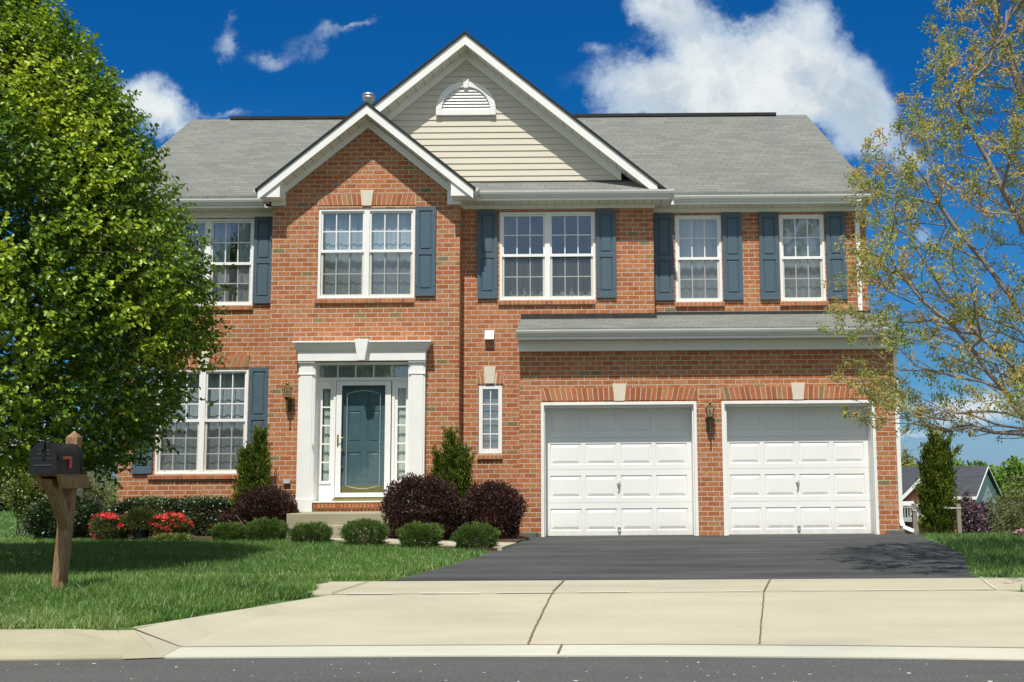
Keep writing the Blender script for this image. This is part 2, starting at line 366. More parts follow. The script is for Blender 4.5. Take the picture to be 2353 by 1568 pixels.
class MB:
    def __init__(s): s.v = []; s.f = []; s.a = []
    def poly(s, pts, var=0.5):
        i = len(s.v); s.v += [tuple(p) for p in pts]; s.a += [var]*len(pts); s.f.append(tuple(range(i, i+len(pts)))); return s
    def box(s, x0, x1, y0, y1, z0, z1, var=.5):
        if x0 > x1: x0, x1 = x1, x0
        i = len(s.v)
        s.v += [(x0, y0, z0), (x1, y0, z0), (x1, y1, z0), (x0, y1, z0), (x0, y0, z1), (x1, y0, z1), (x1, y1, z1), (x0, y1, z1)]; s.a += [var]*8
        s.f += [tuple(i+k for k in q) for q in ((0, 3, 2, 1), (4, 5, 6, 7), (0, 1, 5, 4), (1, 2, 6, 5), (2, 3, 7, 6), (3, 0, 4, 7))]; return s
    def loft(s, A, B, var=.5, caps=True):
        n = len(A); i = len(s.v); s.v += [tuple(p) for p in A]+[tuple(p) for p in B]; s.a += [var]*2*n
        for k in range(n): s.f.append((i+k, i+(k+1) % n, i+n+(k+1) % n, i+n+k))
        if caps: s.f.append(tuple(i+k for k in range(n))[::-1]); s.f.append(tuple(i+n+k for k in range(n)))
        return s
    def prism_y(s, pts, y0, y1, var=.5):   # polygon in xz, ccw seen from the front
        return s.loft([(p[0], y1, p[1]) for p in pts], [(p[0], y0, p[1]) for p in pts], var)
    def prism_x(s, pts, x0, x1, var=.5):   # polygon in yz
        return s.loft([(x0, p[0], p[1]) for p in pts], [(x1, p[0], p[1]) for p in pts], var)
    def prism_z(s, pts, z0, z1, var=.5):
        return s.loft([(p[0], p[1], z0) for p in pts], [(p[0], p[1], z1) for p in pts], var)
    def tube(s, path, r, n=8, var=.5):
        path = [Vector(p) for p in path]; rs = r if isinstance(r, (list, tuple)) else [r]*len(path); rings = []
        for k, p in enumerate(path):
            dd = (path[min(k+1, len(path)-1)]-path[max(k-1, 0)]).normalized()
            a = dd.cross(Vector((0, 0, 1)) if abs(dd.z) < .9 else Vector((1, 0, 0))).normalized(); b = dd.cross(a)
            rings.append([tuple(p+rs[k]*(cos(2*pi*j/n)*a+sin(2*pi*j/n)*b)) for j in range(n)])
        i = len(s.v)
        for rg in rings: s.v += rg; s.a += [var]*n
        for k in range(len(rings)-1):
            for j in range(n): s.f.append((i+k*n+j, i+k*n+(j+1) % n, i+(k+1)*n+(j+1) % n, i+(k+1)*n+j))
        s.f.append(tuple(i+j for j in range(n))[::-1]); s.f.append(tuple(i+(len(rings)-1)*n+j for j in range(n))); return s
    def lathe(s, c, prof, n=16, var=.5):   # prof (r, z)
        i = len(s.v)
        for r_, z_ in prof:
            s.v += [(c[0]+r_*cos(2*pi*j/n), c[1]+r_*sin(2*pi*j/n), c[2]+z_) for j in range(n)]; s.a += [var]*n
        for k in range(len(prof)-1):
            for j in range(n): s.f.append((i+k*n+j, i+k*n+(j+1) % n, i+(k+1)*n+(j+1) % n, i+(k+1)*n+j))
        s.f.append(tuple(i+j for j in range(n))[::-1]); s.f.append(tuple(i+(len(prof)-1)*n+j for j in range(n))); return s
    def holed(s, x0, x1, z0, z1, holes, y, reveal=0.0):
        xs = sorted({x0, x1, *[h[0] for h in holes], *[h[1] for h in holes]}); zs = sorted({z0, z1, *[h[2] for h in holes], *[h[3] for h in holes]})
        xs = [q for q in xs if x0 <= q <= x1]; zs = [q for q in zs if z0 <= q <= z1]
        for a, b in zip(xs, xs[1:]):
            for c, d_ in zip(zs, zs[1:]):
                mx, mz = (a+b)/2, (c+d_)/2
                if any(h[0] < mx < h[1] and h[2] < mz < h[3] for h in holes): continue
                s.poly([(a, y, c), (b, y, c), (b, y, d_), (a, y, d_)])
        if reveal:
            for hx0, hx1, hz0, hz1 in holes:
                Y = y+reveal
                s.poly([(hx0, y, hz0), (hx0, y, hz1), (hx0, Y, hz1), (hx0, Y, hz0)]); s.poly([(hx1, y, hz0), (hx1, Y, hz0), (hx1, Y, hz1), (hx1, y, hz1)])
                s.poly([(hx0, y, hz1), (hx1, y, hz1), (hx1, Y, hz1), (hx0, Y, hz1)]); s.poly([(hx0, y, hz0), (hx0, Y, hz0), (hx1, Y, hz0), (hx1, y, hz0)])
        return s
    def panel(s, x0, x1, z0, z1, y, prof):   # concentric rings: (inset, depth)
        rings = [[(x0+i_, y+d_, z0+i_), (x1-i_, y+d_, z0+i_), (x1-i_, y+d_, z1-i_), (x0+i_, y+d_, z1-i_)] for i_, d_ in prof]
        for A, B in zip(rings, rings[1:]):
            for k in range(4): s.poly([A[k], A[(k+1) % 4], B[(k+1) % 4], B[k]])
        s.poly(rings[-1]); return s
    def build(s, name, mat, parent=None, smooth=False, bevel=0.0):
        o0 = origin(parent) if parent else Vector((0, 0, 0))
        me = bpy.data.meshes.new(name); me.from_pydata([(a-o0.x, b-o0.y, c-o0.z) for a, b, c in s.v], [], s.f); me.update()
        at_ = me.attributes.new('var', 'FLOAT', 'POINT'); at_.data.foreach_set('value', np.array(s.a, dtype=np.float32))
        me.materials.append(mat)
        if smooth: me.polygons.foreach_set('use_smooth', [True]*len(me.polygons))
        o = bpy.data.objects.new(name, me); link(o, parent)
        if bevel:
            mo = o.modifiers.new('edge', 'BEVEL'); mo.width = bevel; mo.segments = 2; mo.limit_method = 'ANGLE'
        return o

def npmesh(name, V, F, mat, parent=None, var=None, smooth=False):
    """V (n,3), F (m,k) arrays"""
    o0 = origin(parent) if parent else Vector((0, 0, 0))
    V = np.asarray(V, dtype=np.float64)-np.array(o0); F = np.asarray(F, dtype=np.int32); k = F.shape[1]
    me = bpy.data.meshes.new(name); me.vertices.add(len(V)); me.vertices.foreach_set('co', V.astype(np.float32).ravel())
    me.loops.add(F.size); me.loops.foreach_set('vertex_index', F.ravel())
    me.polygons.add(len(F)); me.polygons.foreach_set('loop_start', np.arange(0, F.size, k, dtype=np.int32)); me.polygons.foreach_set('loop_total', np.full(len(F), k, dtype=np.int32))
    if smooth: me.polygons.foreach_set('use_smooth', np.ones(len(F), dtype=bool))
    me.update(calc_edges=True); me.validate()
    if var is not None:
        a = me.attributes.new('var', 'FLOAT', 'POINT'); a.data.foreach_set('value', np.asarray(var, dtype=np.float32))
    me.materials.append(mat); o = bpy.data.objects.new(name, me); return link(o, parent)

def unit(a): return a/np.maximum(np.linalg.norm(a, axis=-1, keepdims=True), 1e-9)
def leafmesh(P, D, Nn, L, W, fold=.25, hexa=True):
    """leaves: base P, along D, facing N"""
    D = unit(D); S = unit(np.cross(D, Nn)); N2 = np.cross(S, D)
    L = np.broadcast_to(np.asarray(L, float).reshape(-1, 1), (len(P), 1)); W = np.broadcast_to(np.asarray(W, float).reshape(-1, 1), (len(P), 1))
    up = N2*W*fold
    if hexa:
        V = np.stack([P, P+D*L*.30-S*W*.5+up, P+D*L*.68-S*W*.38+up*.8, P+D*L-N2*W*.12, P+D*L*.68+S*W*.38+up*.8, P+D*L*.30+S*W*.5+up], 1)
        n = len(P); b = np.arange(n)[:, None]*6
        F = np.concatenate([b+np.array([[0, 3, 2, 1]]), b+np.array([[0, 5, 4, 3]])], 0)
        return V.reshape(-1, 3), F, 6
    V = np.stack([P, P+D*L*.45-S*W*.5+up, P+D*L, P+D*L*.45+S*W*.5+up], 1)
    b = np.arange(len(P))[:, None]*4
    return V.reshape(-1, 3), b+np.array([[0, 1, 2, 3]]), 4
def tubes(P0, P1, Ra, Rb, n=5):
    D = unit(P1-P0); ref = np.where(np.abs(D[:, 2:3]) < .9, np.array([[0, 0, 1.0]]), np.array([[1.0, 0, 0]]))
    A = unit(np.cross(D, ref)); B = np.cross(D, A)
    an = np.arange(n)*2*pi/n
    ring = A[:, None]*np.cos(an)[None, :, None]+B[:, None]*np.sin(an)[None, :, None]
    V = np.concatenate([P0[:, None]+ring*Ra[:, None, None], P1[:, None]+ring*Rb[:, None, None]], 1)
    b = np.arange(len(P0))[:, None]*2*n; F = []
    for j in range(n): F.append(b+np.array([[j, (j+1) % n, n+(j+1) % n, n+j]]))
    return V.reshape(-1, 3), np.concatenate(F, 0)
def vnoise(P, s, seed=0):
    """cheap smooth pseudo noise in [-1,1]"""
    r = np.random.default_rng(seed); out = 0
    for k in range(5):
        w_ = r.normal(size=3)*s*(1+.5*k); out = out+np.sin(P@w_+r.uniform(0, 6.28))/(1+.35*k)
    return out/2.6

# ================================================================== SETTING
def XE(y):   # edge of the left lawn against drive / apron
    pts = [(7.9, -3.15), (8.05, -3.15), (10.4, -2.25), (10.5, -2.25), (11.2, -2.05), (11.66, -1.88), (12.8, -1.68), (13.8, -1.50), (15.9, -1.26), (17.4, -1.08), (18.7, -.98), (19.4, -1.15)]
    return float(np.interp(y, [p[0] for p in pts], [p[1] for p in pts]))
def XR(y):
    pts = [(8.0, 5.3), (10.17, 3.52), (11.3, 3.72), (12.5, 4.02), (14.0, 4.50), (15.4, 4.80), (17.2, 5.08), (19.2, 5.42), (19.45, 5.5)]
    return float(np.interp(y, [p[0] for p in pts], [p[1] for p in pts]))
def gz(x, y):
    z_ = np.interp(y, [8.0, 8.05, 10.2, 11.45, 15.5, 19.4, 40, 60], [-.06, -.055, -.05, -.045, -.02, .02, .05, -.5])
    z_ = z_+.088*np.interp(y, [8.2, 9.4, 10.05, 10.15, 10.17, 11.44, 11.5, 12.5], [0, 1, 1, .9, 0.0, 0, .3, .0])*(np.clip((XE(float(y))-x)/.45, 0, 1) if np.ndim(y) == 0 and y < 10.3 else 1.0)
    r = np.clip((x+2)/6.0, 0, 1)
    drop = np.interp(y, [18.3, 21, 30, 100, 200], [0, -.16, -.95, -6.4, -7.5])
    lf = np.interp(y, [40, 60, 120, 200], [0, 0, -3, -5])
    return z_*(1-r)+(np.minimum(z_, .02)+drop)*r + lf*(1-r)
def sheet(xs, ys, zf):
    xs = np.asarray(xs); V = np.array([[x_, y_, float(zf(x_, y_))] for y_ in ys for x_ in xs]); nx = len(xs)
    F = [[j*nx+i, j*nx+i+1, (j+1)*nx+i+1, (j+1)*nx+i] for j in range(len(ys)-1) for i in range(nx-1)]
    return V, np.array(F)
# ground: lawns left and right of the drive, and the land behind, one object
parts = []
ysl = [8.03]+list(np.arange(8.06, 19.41, .19))+[19.45]
Vl = []; Fl = []
for side in (0, 1):
    base = len(Vl); nx = 41
    for y_ in ysl:
        e = XE(y_)+.03 if side == 0 else XR(y_)-.03; far = -90.0 if side == 0 else 90.0
        Vl.append([e, y_, -.35])
        for i in range(nx-1):
            s_ = (i/(nx-2))**3; x_ = e+(far-e)*s_; Vl.append([x_, y_, float(gz(x_, y_)) if y_ > 8.04 else -.30])
    for j in range(len(ysl)-1):
        for i in range(nx-1):
            q = [base+j*nx+i, base+j*nx+i+1, base+(j+1)*nx+i+1, base+(j+1)*nx+i]; Fl.append(q[::-1] if side == 0 else q)
bx_ = sorted(set(list(np.arange(-250, 251, 12.5))+list(np.arange(-20, 20, 2.0))))
Vb, Fb = sheet(bx_, [19.44, 20, 21, 22, 24, 27, 30, 35, 40, 45, 52, 60, 75, 100, 130, 170, 220, 400, 900], lambda a, b: gz(a, b))
Vl = np.array(Vl); Fb = Fb+len(Vl)
under = np.array([[-300, -60, -.5], [300, -60, -.5], [300, 19.6, -.5], [-300, 19.6, -.5]]); nu = len(Vl)+len(Vb)
g_ = npmesh('ground', np.concatenate([Vl, Vb, under]), np.concatenate([np.array(Fl), Fb, np.array([[nu, nu+1, nu+2, nu+3]])]), M_SOIL); tag(g_, kind='structure')
# road
r_ = MB(); r_.box(-80, 80, -30, 8.0, -.45, -.215)
tag(r_.build('road', M_ROAD), kind='structure')
def slab(name, pts, mat, th=.12):
    b_ = MB(); top = [tuple(p) for p in pts]; bot = [(p[0], p[1], p[2]-th) for p in pts]
    b_.loft(bot, top); return tag(b_.build(name, mat), kind='structure')
# curved gutter pan
gp = [(-40, 7.86, 7.56), (-6, 7.98, 7.66), (-2.81, 8.10, 7.80), (-1.0, 8.09, 7.79), (0.5, 8.05, 7.72), (1.87, 7.90, 7.57), (2.83, 7.76, 7.43), (8, 6.9, 6.57), (20, 3.5, 3.2)]
b_ = MB()
for a, c in zip(gp[2:], gp[3:]):
    b_.poly([(a[0], a[2]-.03, -.206), (c[0], c[2]-.03, -.206), (c[0], c[1], -.188), (a[0], a[1], -.188)])
    b_.poly([(a[0], a[2]-.03, -.30), (c[0], c[2]-.03, -.30), (c[0], c[2]-.03, -.206), (a[0], a[2]-.03, -.206)])
tag(b_.build('gutter_pan', M_GUT), kind='structure')
# mountable kerb on the left, with its end sloping down to the gutter
b_ = MB(); secs = []
# (x front, x back, height factor)
for xf_, xb_, h_ in [(-60, -60, 1), (-20, -20, 1), (-8, -8, 1), (-5, -5, 1), (-4.2, -4.2, 1), (-3.7, -3.75, 1), (-3.45, -3.60, .97), (-3.25, -3.48, .80), (-3.08, -3.38, .50), (-2.95, -3.26, .24), (-2.81, -3.13, .04)]:
    fr_ = float(np.interp(xf_, [-60, -6, -2.81], [7.40, 7.66, 7.80]))-.03; bk = 8.075; pr_ = []
    for s_, zz in [(0, -.206), (.23, -.196), (.35, -.185+.02*h_), (.45, -.175+.06*h_), (.61, -.19+.12*h_), (.75, -.19+.135*h_), (1.0, -.19+.135*h_)]:
        z0_ = -.206+.15*s_   # the apron edge it dies into
        if xf_ > -3.3: zz = zz*h_+(1-h_)*z0_ if s_ > .3 else zz
        if s_ == 1.0: zz = max(zz, -.055)
        pr_.append((xf_+(xb_-xf_)*s_, fr_+(bk-fr_)*s_, zz))
    pr_.append((pr_[-1][0], pr_[-1][1], -.3)); secs.append(pr_)
for A, B in zip(secs, secs[1:]):
    for k in range(len(A)-1): b_.poly([A[k], B[k], B[k+1], A[k+1]])
    b_.poly([(A[0][0], A[0][1], -.32), (B[0][0], B[0][1], -.32), B[0], A[0]])
b_.poly([(-3.0, 7.76, -.212), (-2.72, 7.78, -.212), (-2.72, 8.14, -.200), (-3.16, 8.09, -.10)]); b_.poly([(-3.05, 7.72, -.207), (-2.79, 7.765, -.207), (-3.02, 7.98, -.107), (-3.12, 7.98, -.107)])
tag(b_.build('kerb', M_CURB, smooth=False), kind='structure')
# apron (concrete drive entrance) between gutter and sidewalk line
apr_front = [(-2.81, 8.10), (-1.0, 8.09), (.5, 8.05), (1.87, 7.90), (2.83, 7.76), (5.3, 7.35)]
apr = MB(); backp = [(-2.24, 10.15), (-1.3, 10.14), (.3, 10.12), (1.5, 10.09), (2.5, 10.10), (3.5, 10.11)]
xl = [(-3.12, 8.06, -.06), (-2.24, 10.15, -.040)]
for (a, c, e, f_) in zip(apr_front, apr_front[1:], backp, backp[1:]):
    for k in range(6):
        s0, s1 = k/6, (k+1)/6
        def pt(p, q, s_): return (p[0]+(q[0]-p[0])*s_, p[1]+(q[1]-p[1])*s_, -.186+.146*(s_**.8))
        apr.poly([pt(a, e, s0), pt(c, f_, s0), pt(c, f_, s1), pt(a, e, s1)])
apr.poly([(-2.81, 8.10, -.186), (-2.24, 10.15, -.04), (-3.14, 8.06, -.05)]); apr.poly([(-2.81, 7.77, -.204), (-2.81, 8.10, -.186), (-3.14, 8.08, -.054)])
apr.poly([(5.3, 7.35, -.186), (5.3, 8.2, -.05), (3.5, 10.11, -.04)])
tag(apr.build('drive_apron', M_CONC), kind='structure')
slab('sidewalk', [(-70, 10.17, -.036), (-2.30, 10.17, -.036), (-2.24, 10.155, -.036), (-1.3, 10.145, -.036), (.3, 10.125, -.036), (1.5, 10.095, -.036), (3.5, 10.115, -.036), (70, 10.15, -.036), (70, 11.30, -.030), (3.75, 11.24, -.030), (1.73, 11.27, -.03), (-.23, 11.31, -.03), (-2.05, 11.36, -.03), (-70, 11.42, -.030)], M_CONC)
drv = [(-2.05, 11.365), (-1.88, 11.66), (-1.68, 12.8), (-1.50, 13.8), (-1.26, 15.9), (-1.06, 17.45), (-.96, 18.6), (-.9, 19.0), (-.83, 19.72), (4.9, 19.72), (5.42, 19.2), (5.08, 17.2), (4.80, 15.4), (4.5, 14.0), (4.02, 12.5), (3.72, 11.245), (1.73, 11.275), (-.23, 11.315)]
dz = lambda y_: -.028+(y_-11.3)*.0032
slab('driveway', [(p[0], p[1], dz(p[1])) for p in drv[::-1]][::-1], M_DRIVE, .1)
def strip(name, pts, wd, mat, lift=.006):
    b_ = MB()
    for p, q in zip(pts, pts[1:]):
        p, q = Vector(p), Vector(q); s_ = (q-p).cross(Vector((0, 0, 1))).normalized()*wd/2; L_ = Vector((0, 0, lift))
        b_.poly([p-s_+L_, p+s_+L_, q+s_+L_, q-s_+L_])
    return tag(b_.build(name, mat), kind='structure')
def jz(s_): return -.186+.146*(s_**.8)
def jag(p, q, n=40, amp=.004):
    out = []
    for k in range(n+1):
        s_ = k/n; out.append((p[0]+(q[0]-p[0])*s_+random.uniform(-amp, amp), p[1]+(q[1]-p[1])*s_, jz(s_)))
    return out
strip('slab_joint', jag((-.42, 8.08), (-.32, 10.13)), .014, M_JOINT)
strip('slab_joint', jag((1.15, 8.0), (1.50, 10.09)), .012, M_JOINT)
strip('slab_joint', [(-.32, 10.13, -.032), (-.24, 11.30, -.027)], .014, M_JOINT)
strip('slab_joint', [(1.50, 10.09, -.032), (1.74, 11.27, -.027)], .014, M_JOINT)
strip('slab_joint', [(-2.81, 8.10, -.186), (-3.14, 8.06, -.05), ], .010, M_JOINT)
strip('slab_joint', [(p[0], p[1], -.187) for p in gp[2:]], .006, M_JOINT)
strip('slab_joint', [(-.21, 7.76, -.2), (-.19, 8.06, -.185)], .014, M_JOINT)
for a, c in [((-2.1, -1.7), 0), ((-1.45, -.95), 0), ((-.8, -.3), 0), ((-.1, .35), 0), ((.6, 1.0), 0), ((1.15, 1.45), 0), ((1.75, 2.0), 0), ((2.3, 2.9), 0), ((3.0, 3.45), 0)]:
    strip('seam_sealant', [(a[0], 10.13, -.036), (a[1], 10.12, -.036)], .022, M_SEAL, .009)
strip('slab_joint', [(-2.24, 10.15, -.036), (3.5, 10.11, -.036)], .005, M_JOINT)
strip('seam_sealant', [(3.5, 10.11, -.034), (3.62, 10.7, -.031), (3.75, 11.24, -.028)], .010, M_SEAL, .008)
strip('slab_joint', [(-2.24, 10.2, -.034), (-2.12, 11.3, -.028)], .012, M_JOINT, .008)
for pts in ([(4.86, 19.30), (5.00, 19.22), (5.24, 19.24), (5.30, 19.34), (4.9, 19.35)], [(-1.16, 19.34), (-1.12, 19.12), (-.95, 18.98), (-.84, 19.1), (-.80, 19.34)]):
    b_ = MB(); cx_, cy_ = sum(p[0] for p in pts)/5, sum(p[1] for p in pts)/5
    b_.loft([(p[0], p[1], -.05) for p in pts], [(cx_+(p[0]-cx_)*.7, cy_+(p[1]-cy_)*.6+.04, .045+random.uniform(0, .03)) for p in pts]); tag(b_.build('asphalt_patch', M_DRIVE), kind='structure')
# planting bed and garden path
slab('planting_bed', [(-8.9, 18.9, .035), (-6.5, 18.75, .04), (-4.4, 18.05, .04), (-2.2, 16.3, .03), (-1.5, 15.7, .02), (-1.22, 15.9, .02), (-.95, 18.6, .03), (-1.1, 19.5, .05), (-2, 20.2, .06), (-8.2, 20.5, .06), (-9.6, 20.6, .06)], M_MULCH, .15)
slab('garden_path', [(-1.18, 15.85, .035), (-1.05, 16.95, .035), (-2.2, 17.3, .05), (-3.1, 18.15, .06), (-4.25, 18.15, .06), (-3.4, 17.2, .055), (-2.3, 16.45, .045)], M_CONC, .08)

# ================================================================== HOUSE
H = thing('brick_house', 'two storey red brick house with twin gables, grey shingle roof and two white garage doors', 'house', (0, 20, 0))
G, B, Mi, L = 19.35, 19.65, 20.0, 20.35
w_up = (4.07, 5.65)
holesB = [(-4.66, -2.98, *w_up), (-4.65, -3.04, .60, 2.95)]
holesM = [(-1.54, .15, *w_up), (-1.90, -1.485, 1.385, 2.58)]
holesLl = [(-7.62, -5.98, *w_up), (-7.62, -6.01, 1.08, 2.93)]
holesLr = [(1.59, 2.42, *w_up), (3.46, 4.27, *w_up)]
holesG = [(-.79, 1.82, -.2, 2.225), (2.24, 4.81, -.2, 2.225)]
wl = MB()
RV = .11
wl.holed(-8.26, -5.46, -.3, 5.78, holesLl, L, RV)
wl.holed(1.18, 5.02, -.3, 5.78, holesLr, L, RV)
wl.holed(-2.20, 1.18, -.3, 6.0, holesM, Mi, RV)
wl.holed(-5.46, -2.20, -.3, 5.95, holesB, B, RV)
wl.poly([(-5.46, B, 5.95), (-2.20, B, 5.95), (-2.20, B, 5.80+.02), (-2.20, B, 5.95)][:2]+[(-3.82, B, 7.27)])
wl.holed(-1.15, 5.15, -.3, 3.30, [(h[0], h[1], -.3, h[3]) for h in holesG], G, .34)
def sidewall(x, y0, y1, z1):
    wl.poly([(x, y0, -.3), (x, y1, -.3), (x, y1, z1), (x, y0, z1)])
sidewall(-8.26, L, 28, 5.8); sidewall(5.02, L, 28, 5.8); sidewall(-5.46, B, L, 5.95); sidewall(-2.20, B, Mi, 5.95); sidewall(1.18, Mi, L, 6.0)
sidewall(-1.15, G, Mi, 3.5); sidewall(5.15, G, L, 3.3)
wl.poly([(5.02, L, -.3), (5.15, L, -.3), (5.15, L, 3.4), (5.02, L, 3.4)])
wl.poly([(-8.26, 28, -.3), (5.02, 28, -.3), (5.02, 28, 5.8), (-8.26, 28, 5.8)])
for x, xt in ((-8.26, -8.26), (5.02, 4.62)): wl.poly([(x, L, 5.8), (x, 28, 5.8), (xt, 24.1, 8.58)])
wl.build('wall', M_BRICK, H)

# jack arches, sills, keystones
def arch(x0, x1, z0, z1, y, kx0, kx1, kz0, kz1, n, slant=.05):
    b_ = MB(); b_.box(x0-.005, x1+.005, y-.004, y+.05, z0+.004, z1-.004); ob = b_.build('arch_mortar', M_MORTAR, None)
    a_ = MB(); xm = (x0+x1)/2
    for k in range(n):
        xa, xb = x0+(x1-x0)*k/n+.006, x0+(x1-x0)*(k+1)/n-.006
        if xb > kx0+.01 and xa < kx1-.01:      # cut the bricks that meet the keystone
            if xa < kx0-.012: xb = kx0+.022
            elif xb > kx1+.012: xa = kx1-.022
            else: continue
        sa, sb = slant*(xa-xm)/(x1-x0)*2, slant*(xb-xm)/(x1-x0)*2
        ea, eb = (sa, sb) if 0 < k < n-1 else ((0, sb) if k == 0 else (sa, 0))
        a_.prism_y([(xa-ea*.3, z0), (xb-eb*.3, z0), (xb+eb, z1), (xa+ea, z1)], y-.010, y+.04, random.random()**1.0)
    o = a_.build('brick_arch', M_BRICKU, H); ob.parent = o; ob.location = -Vector(origin(H))
    k = MB(); km = (kx0+kx1)/2; kh = (kx1-kx0)/2
    k.prism_y([(km-kh*.72, kz0), (km+kh*.72, kz0), (km+kh, kz1), (km-kh, kz1)], y-.022, y+.03); k.build('keystone', M_KEY, H, bevel=.004)
arch(-4.67, -2.98, 5.705, 5.90, B, -3.94, -3.71, 5.695, 5.97, 20)
arch(-1.93, -1.46, 2.60, 2.80, Mi, -1.81, -1.60, 2.605, 2.90, 7, .03)
arch(-.79, 1.85, 2.25, 2.465, G, .41, .65, 2.24, 2.53, 30)
arch(2.22, 4.83, 2.25, 2.465, G, 3.41, 3.65, 2.24, 2.525, 30)
arch(-7.63, -6.0, 2.955, 3.17, L, -6.93, -6.69, 2.95, 3.24, 20, .09)
def sill(x0, x1, z, y, n, h=.082):
    b_ = MB(); b_.box(x0, x1, y-.030, y+.08, z-h, z-.012)
    s_ = b_.build('brick_sill', M_MORTAR, H); a_ = MB()
    for k in range(n):
        xa, xb = x0+(x1-x0)*k/n+.005, x0+(x1-x0)*(k+1)/n-.005; yy = y-.045+random.uniform(-.002, .002)
        a_.loft([(xa, yy, z-h-.004), (xb, yy, z-h-.004), (xb, y+.08, z-h-.004), (xa, y+.08, z-h-.004)], [(xa, yy, z-.020), (xb, yy, z-.020), (xb, y+.08, z-.002), (xa, y+.08, z-.002)], random.random())
    a_.build('sill_brick', M_BRICKU, s_)
for x0, x1, z_, y_, n in [(-4.70, -2.98, 4.07, B, 22), (-1.56, .14, 4.07, Mi, 21), (1.57, 2.45, 4.07, L, 11), (3.44, 4.30, 4.07, L, 11), (-7.66, -5.96, 4.07, L, 22), (-7.72, -6.0, 1.08, L, 22), (-1.92, -1.48, 1.385, Mi, 6)]:
    sill(x0, x1, z_, y_, n)

# windows
def curtain(x0, x1, z0, z1, y, par, amp=.013, wl_=.13, open_=None):
    n = int((x1-x0)/.010); V = []; ph = random.random()*9; wv_ = random.uniform(.7, 1.5)
    for i in range(n+1):
        x_ = x0+(x1-x0)*i/n; a_ = .6*sin(x_/(wl_*wv_)*6.28+ph+1.6*sin(x_*4.1+ph))+.4*sin(x_/(wl_*.47)*6.28+2*ph+1.2*sin(x_*7.7+ph))*(.5+.5*sin(x_*3.1+ph))
        V.append((x_, y+amp*a_*1.0)); 
    b_ = MB()
    for (xa, ya), (xb, yb) in zip(V, V[1:]): b_.poly([(xa, ya, z0), (xb, yb, z0), (xb+0, yb+.004, z1), (xa, ya+.004, z1)])
    return b_.build('curtain', M_CURT, par, smooth=False)
def window(x0, x1, z0, z1, y, units, rows, zmeet, drape='full', lab=None):
    w_ = MB(); f = .045; yf = y+.012
    w_.box(x0, x0+f, yf, yf+.09, z0, z1); w_.box(x1-f, x1, yf, yf+.09, z0, z1)
    w_.box(x0+f, x1-f, yf, yf+.09, z1-f, z1); w_.box(x0+f, x1-f, yf-.004, yf+.09, z0, z0+.035)
    xs = [(x0+f, x1-f)]
    if units == 2:
        c = (x0+x1)/2; mw = .048; w_.box(c-mw, c+mw, yf, yf+.09, z0+.035, z1-f); xs = [(x0+f, c-mw), (c+mw, x1-f)]
    W_ = w_.build('window', M_VINYL, H, bevel=.004)
    if lab: W_['label'] = lab
    for a, b in xs:
        s_ = MB(); sw = .028; y1 = yf+.028
        # upper sash (outer plane) and lower sash (inner plane)
        s_.box(a, b, y1, y1+.03, z1-f-sw, z1-f); s_.box(a, a+sw, y1, y1+.03, zmeet, z1-f-sw); s_.box(b-sw, b, y1, y1+.03, zmeet, z1-f-sw)
        s_.box(a, b, y1-.012, y1+.03, zmeet-.022, zmeet+.026); s_.build('upper_sash', M_VINYL, W_)
        l_ = MB(); y2 = y1+.034; sw2 = .036
        l_.box(a, a+sw2, y2-.02, y2+.02, z0+.035, zmeet-.022); l_.box(b-sw2, b, y2-.02, y2+.02, z0+.035, zmeet-.022); l_.box(a+sw2, b-sw2, y2-.02, y2+.02, z0+.035, z0+.075)
        for xx in (a+.12, b-.12): l_.box(xx-.01, xx+.01, y2-.03, y2-.02, z0+.055, z0+.075)
        l_.build('lower_sash', M_SASH, W_)
        mu = MB(); t2 = .009
        for (za, zb, yy) in ((zmeet+.026, z1-f-sw, y1+.008), (z0+.075, zmeet-.022, y2+.004)):
            for i in (1, 2):
                xx = a+sw+(b-a-2*sw)*i/3; mu.box(xx-t2, xx+t2, yy, yy+.012, za, zb)
            for i in range(1, rows):
                zz = za+(zb-za)*i/rows; mu.box(a+sw, b-sw, yy+.002, yy+.010, zz-t2, zz+t2)
        mu.build('muntin', M_VINYL, W_)
        p_ = MB(); p_.box(a+.01, b-.01, y1+.022, y1+.026, zmeet, z1-f-.01); p_.build('pane', M_GLASS, W_)
        p_ = MB(); p_.box(a+.01, b-.01, y2+.018, y2+.022, z0+.05, zmeet); p_.build('pane', M_GLASS, W_)
        p_ = MB(); p_.poly([(a+sw2-.004, y2-.010, z0+.07), (b-sw2+.004, y2-.010, z0+.07), (b-sw2+.004, y2-.010, zmeet-.02), (a+sw2-.004, y2-.010, zmeet-.02)]); p_.build('screen', M_SCREEN, W_)
        if drape == 'full': curtain(a-.02, b+.02, z0+.03, z1, y+.17, W_)
        elif drape == 'sides':
            curtain(a-.02, a+.27, z0+.03, z1, y+.26, W_); curtain(b-.3, b+.02, z0+.03, z1, y+.26, W_)
        elif drape == 'half': curtain(a-.02, b+.02, z0+.03, z0+.74, y+.46, W_, .03)
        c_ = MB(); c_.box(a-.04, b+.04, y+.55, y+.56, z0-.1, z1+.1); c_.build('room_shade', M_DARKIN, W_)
        c_ = MB(); c_.lathe(((a+b)/2, y+.18, z0+.04), [(.018, 0), (.018, .03), (.009, .04), (.009, .20), (.002, .22)], 8); c_.build('candle', M_SASH, W_, smooth=True)
    return W_
window(-4.66, -2.98, 4.07, 5.65, B, 2, 2, 4.90, 'full', 'double window with sheer curtains above the front door')
window(-1.54, .15, 4.07, 5.65, Mi, 2, 2, 4.87, 'half', 'double window with dark teal panes in the middle of the upper floor')
window(1.59, 2.42, 4.07, 5.65, L, 1, 2, 4.86, 'full')
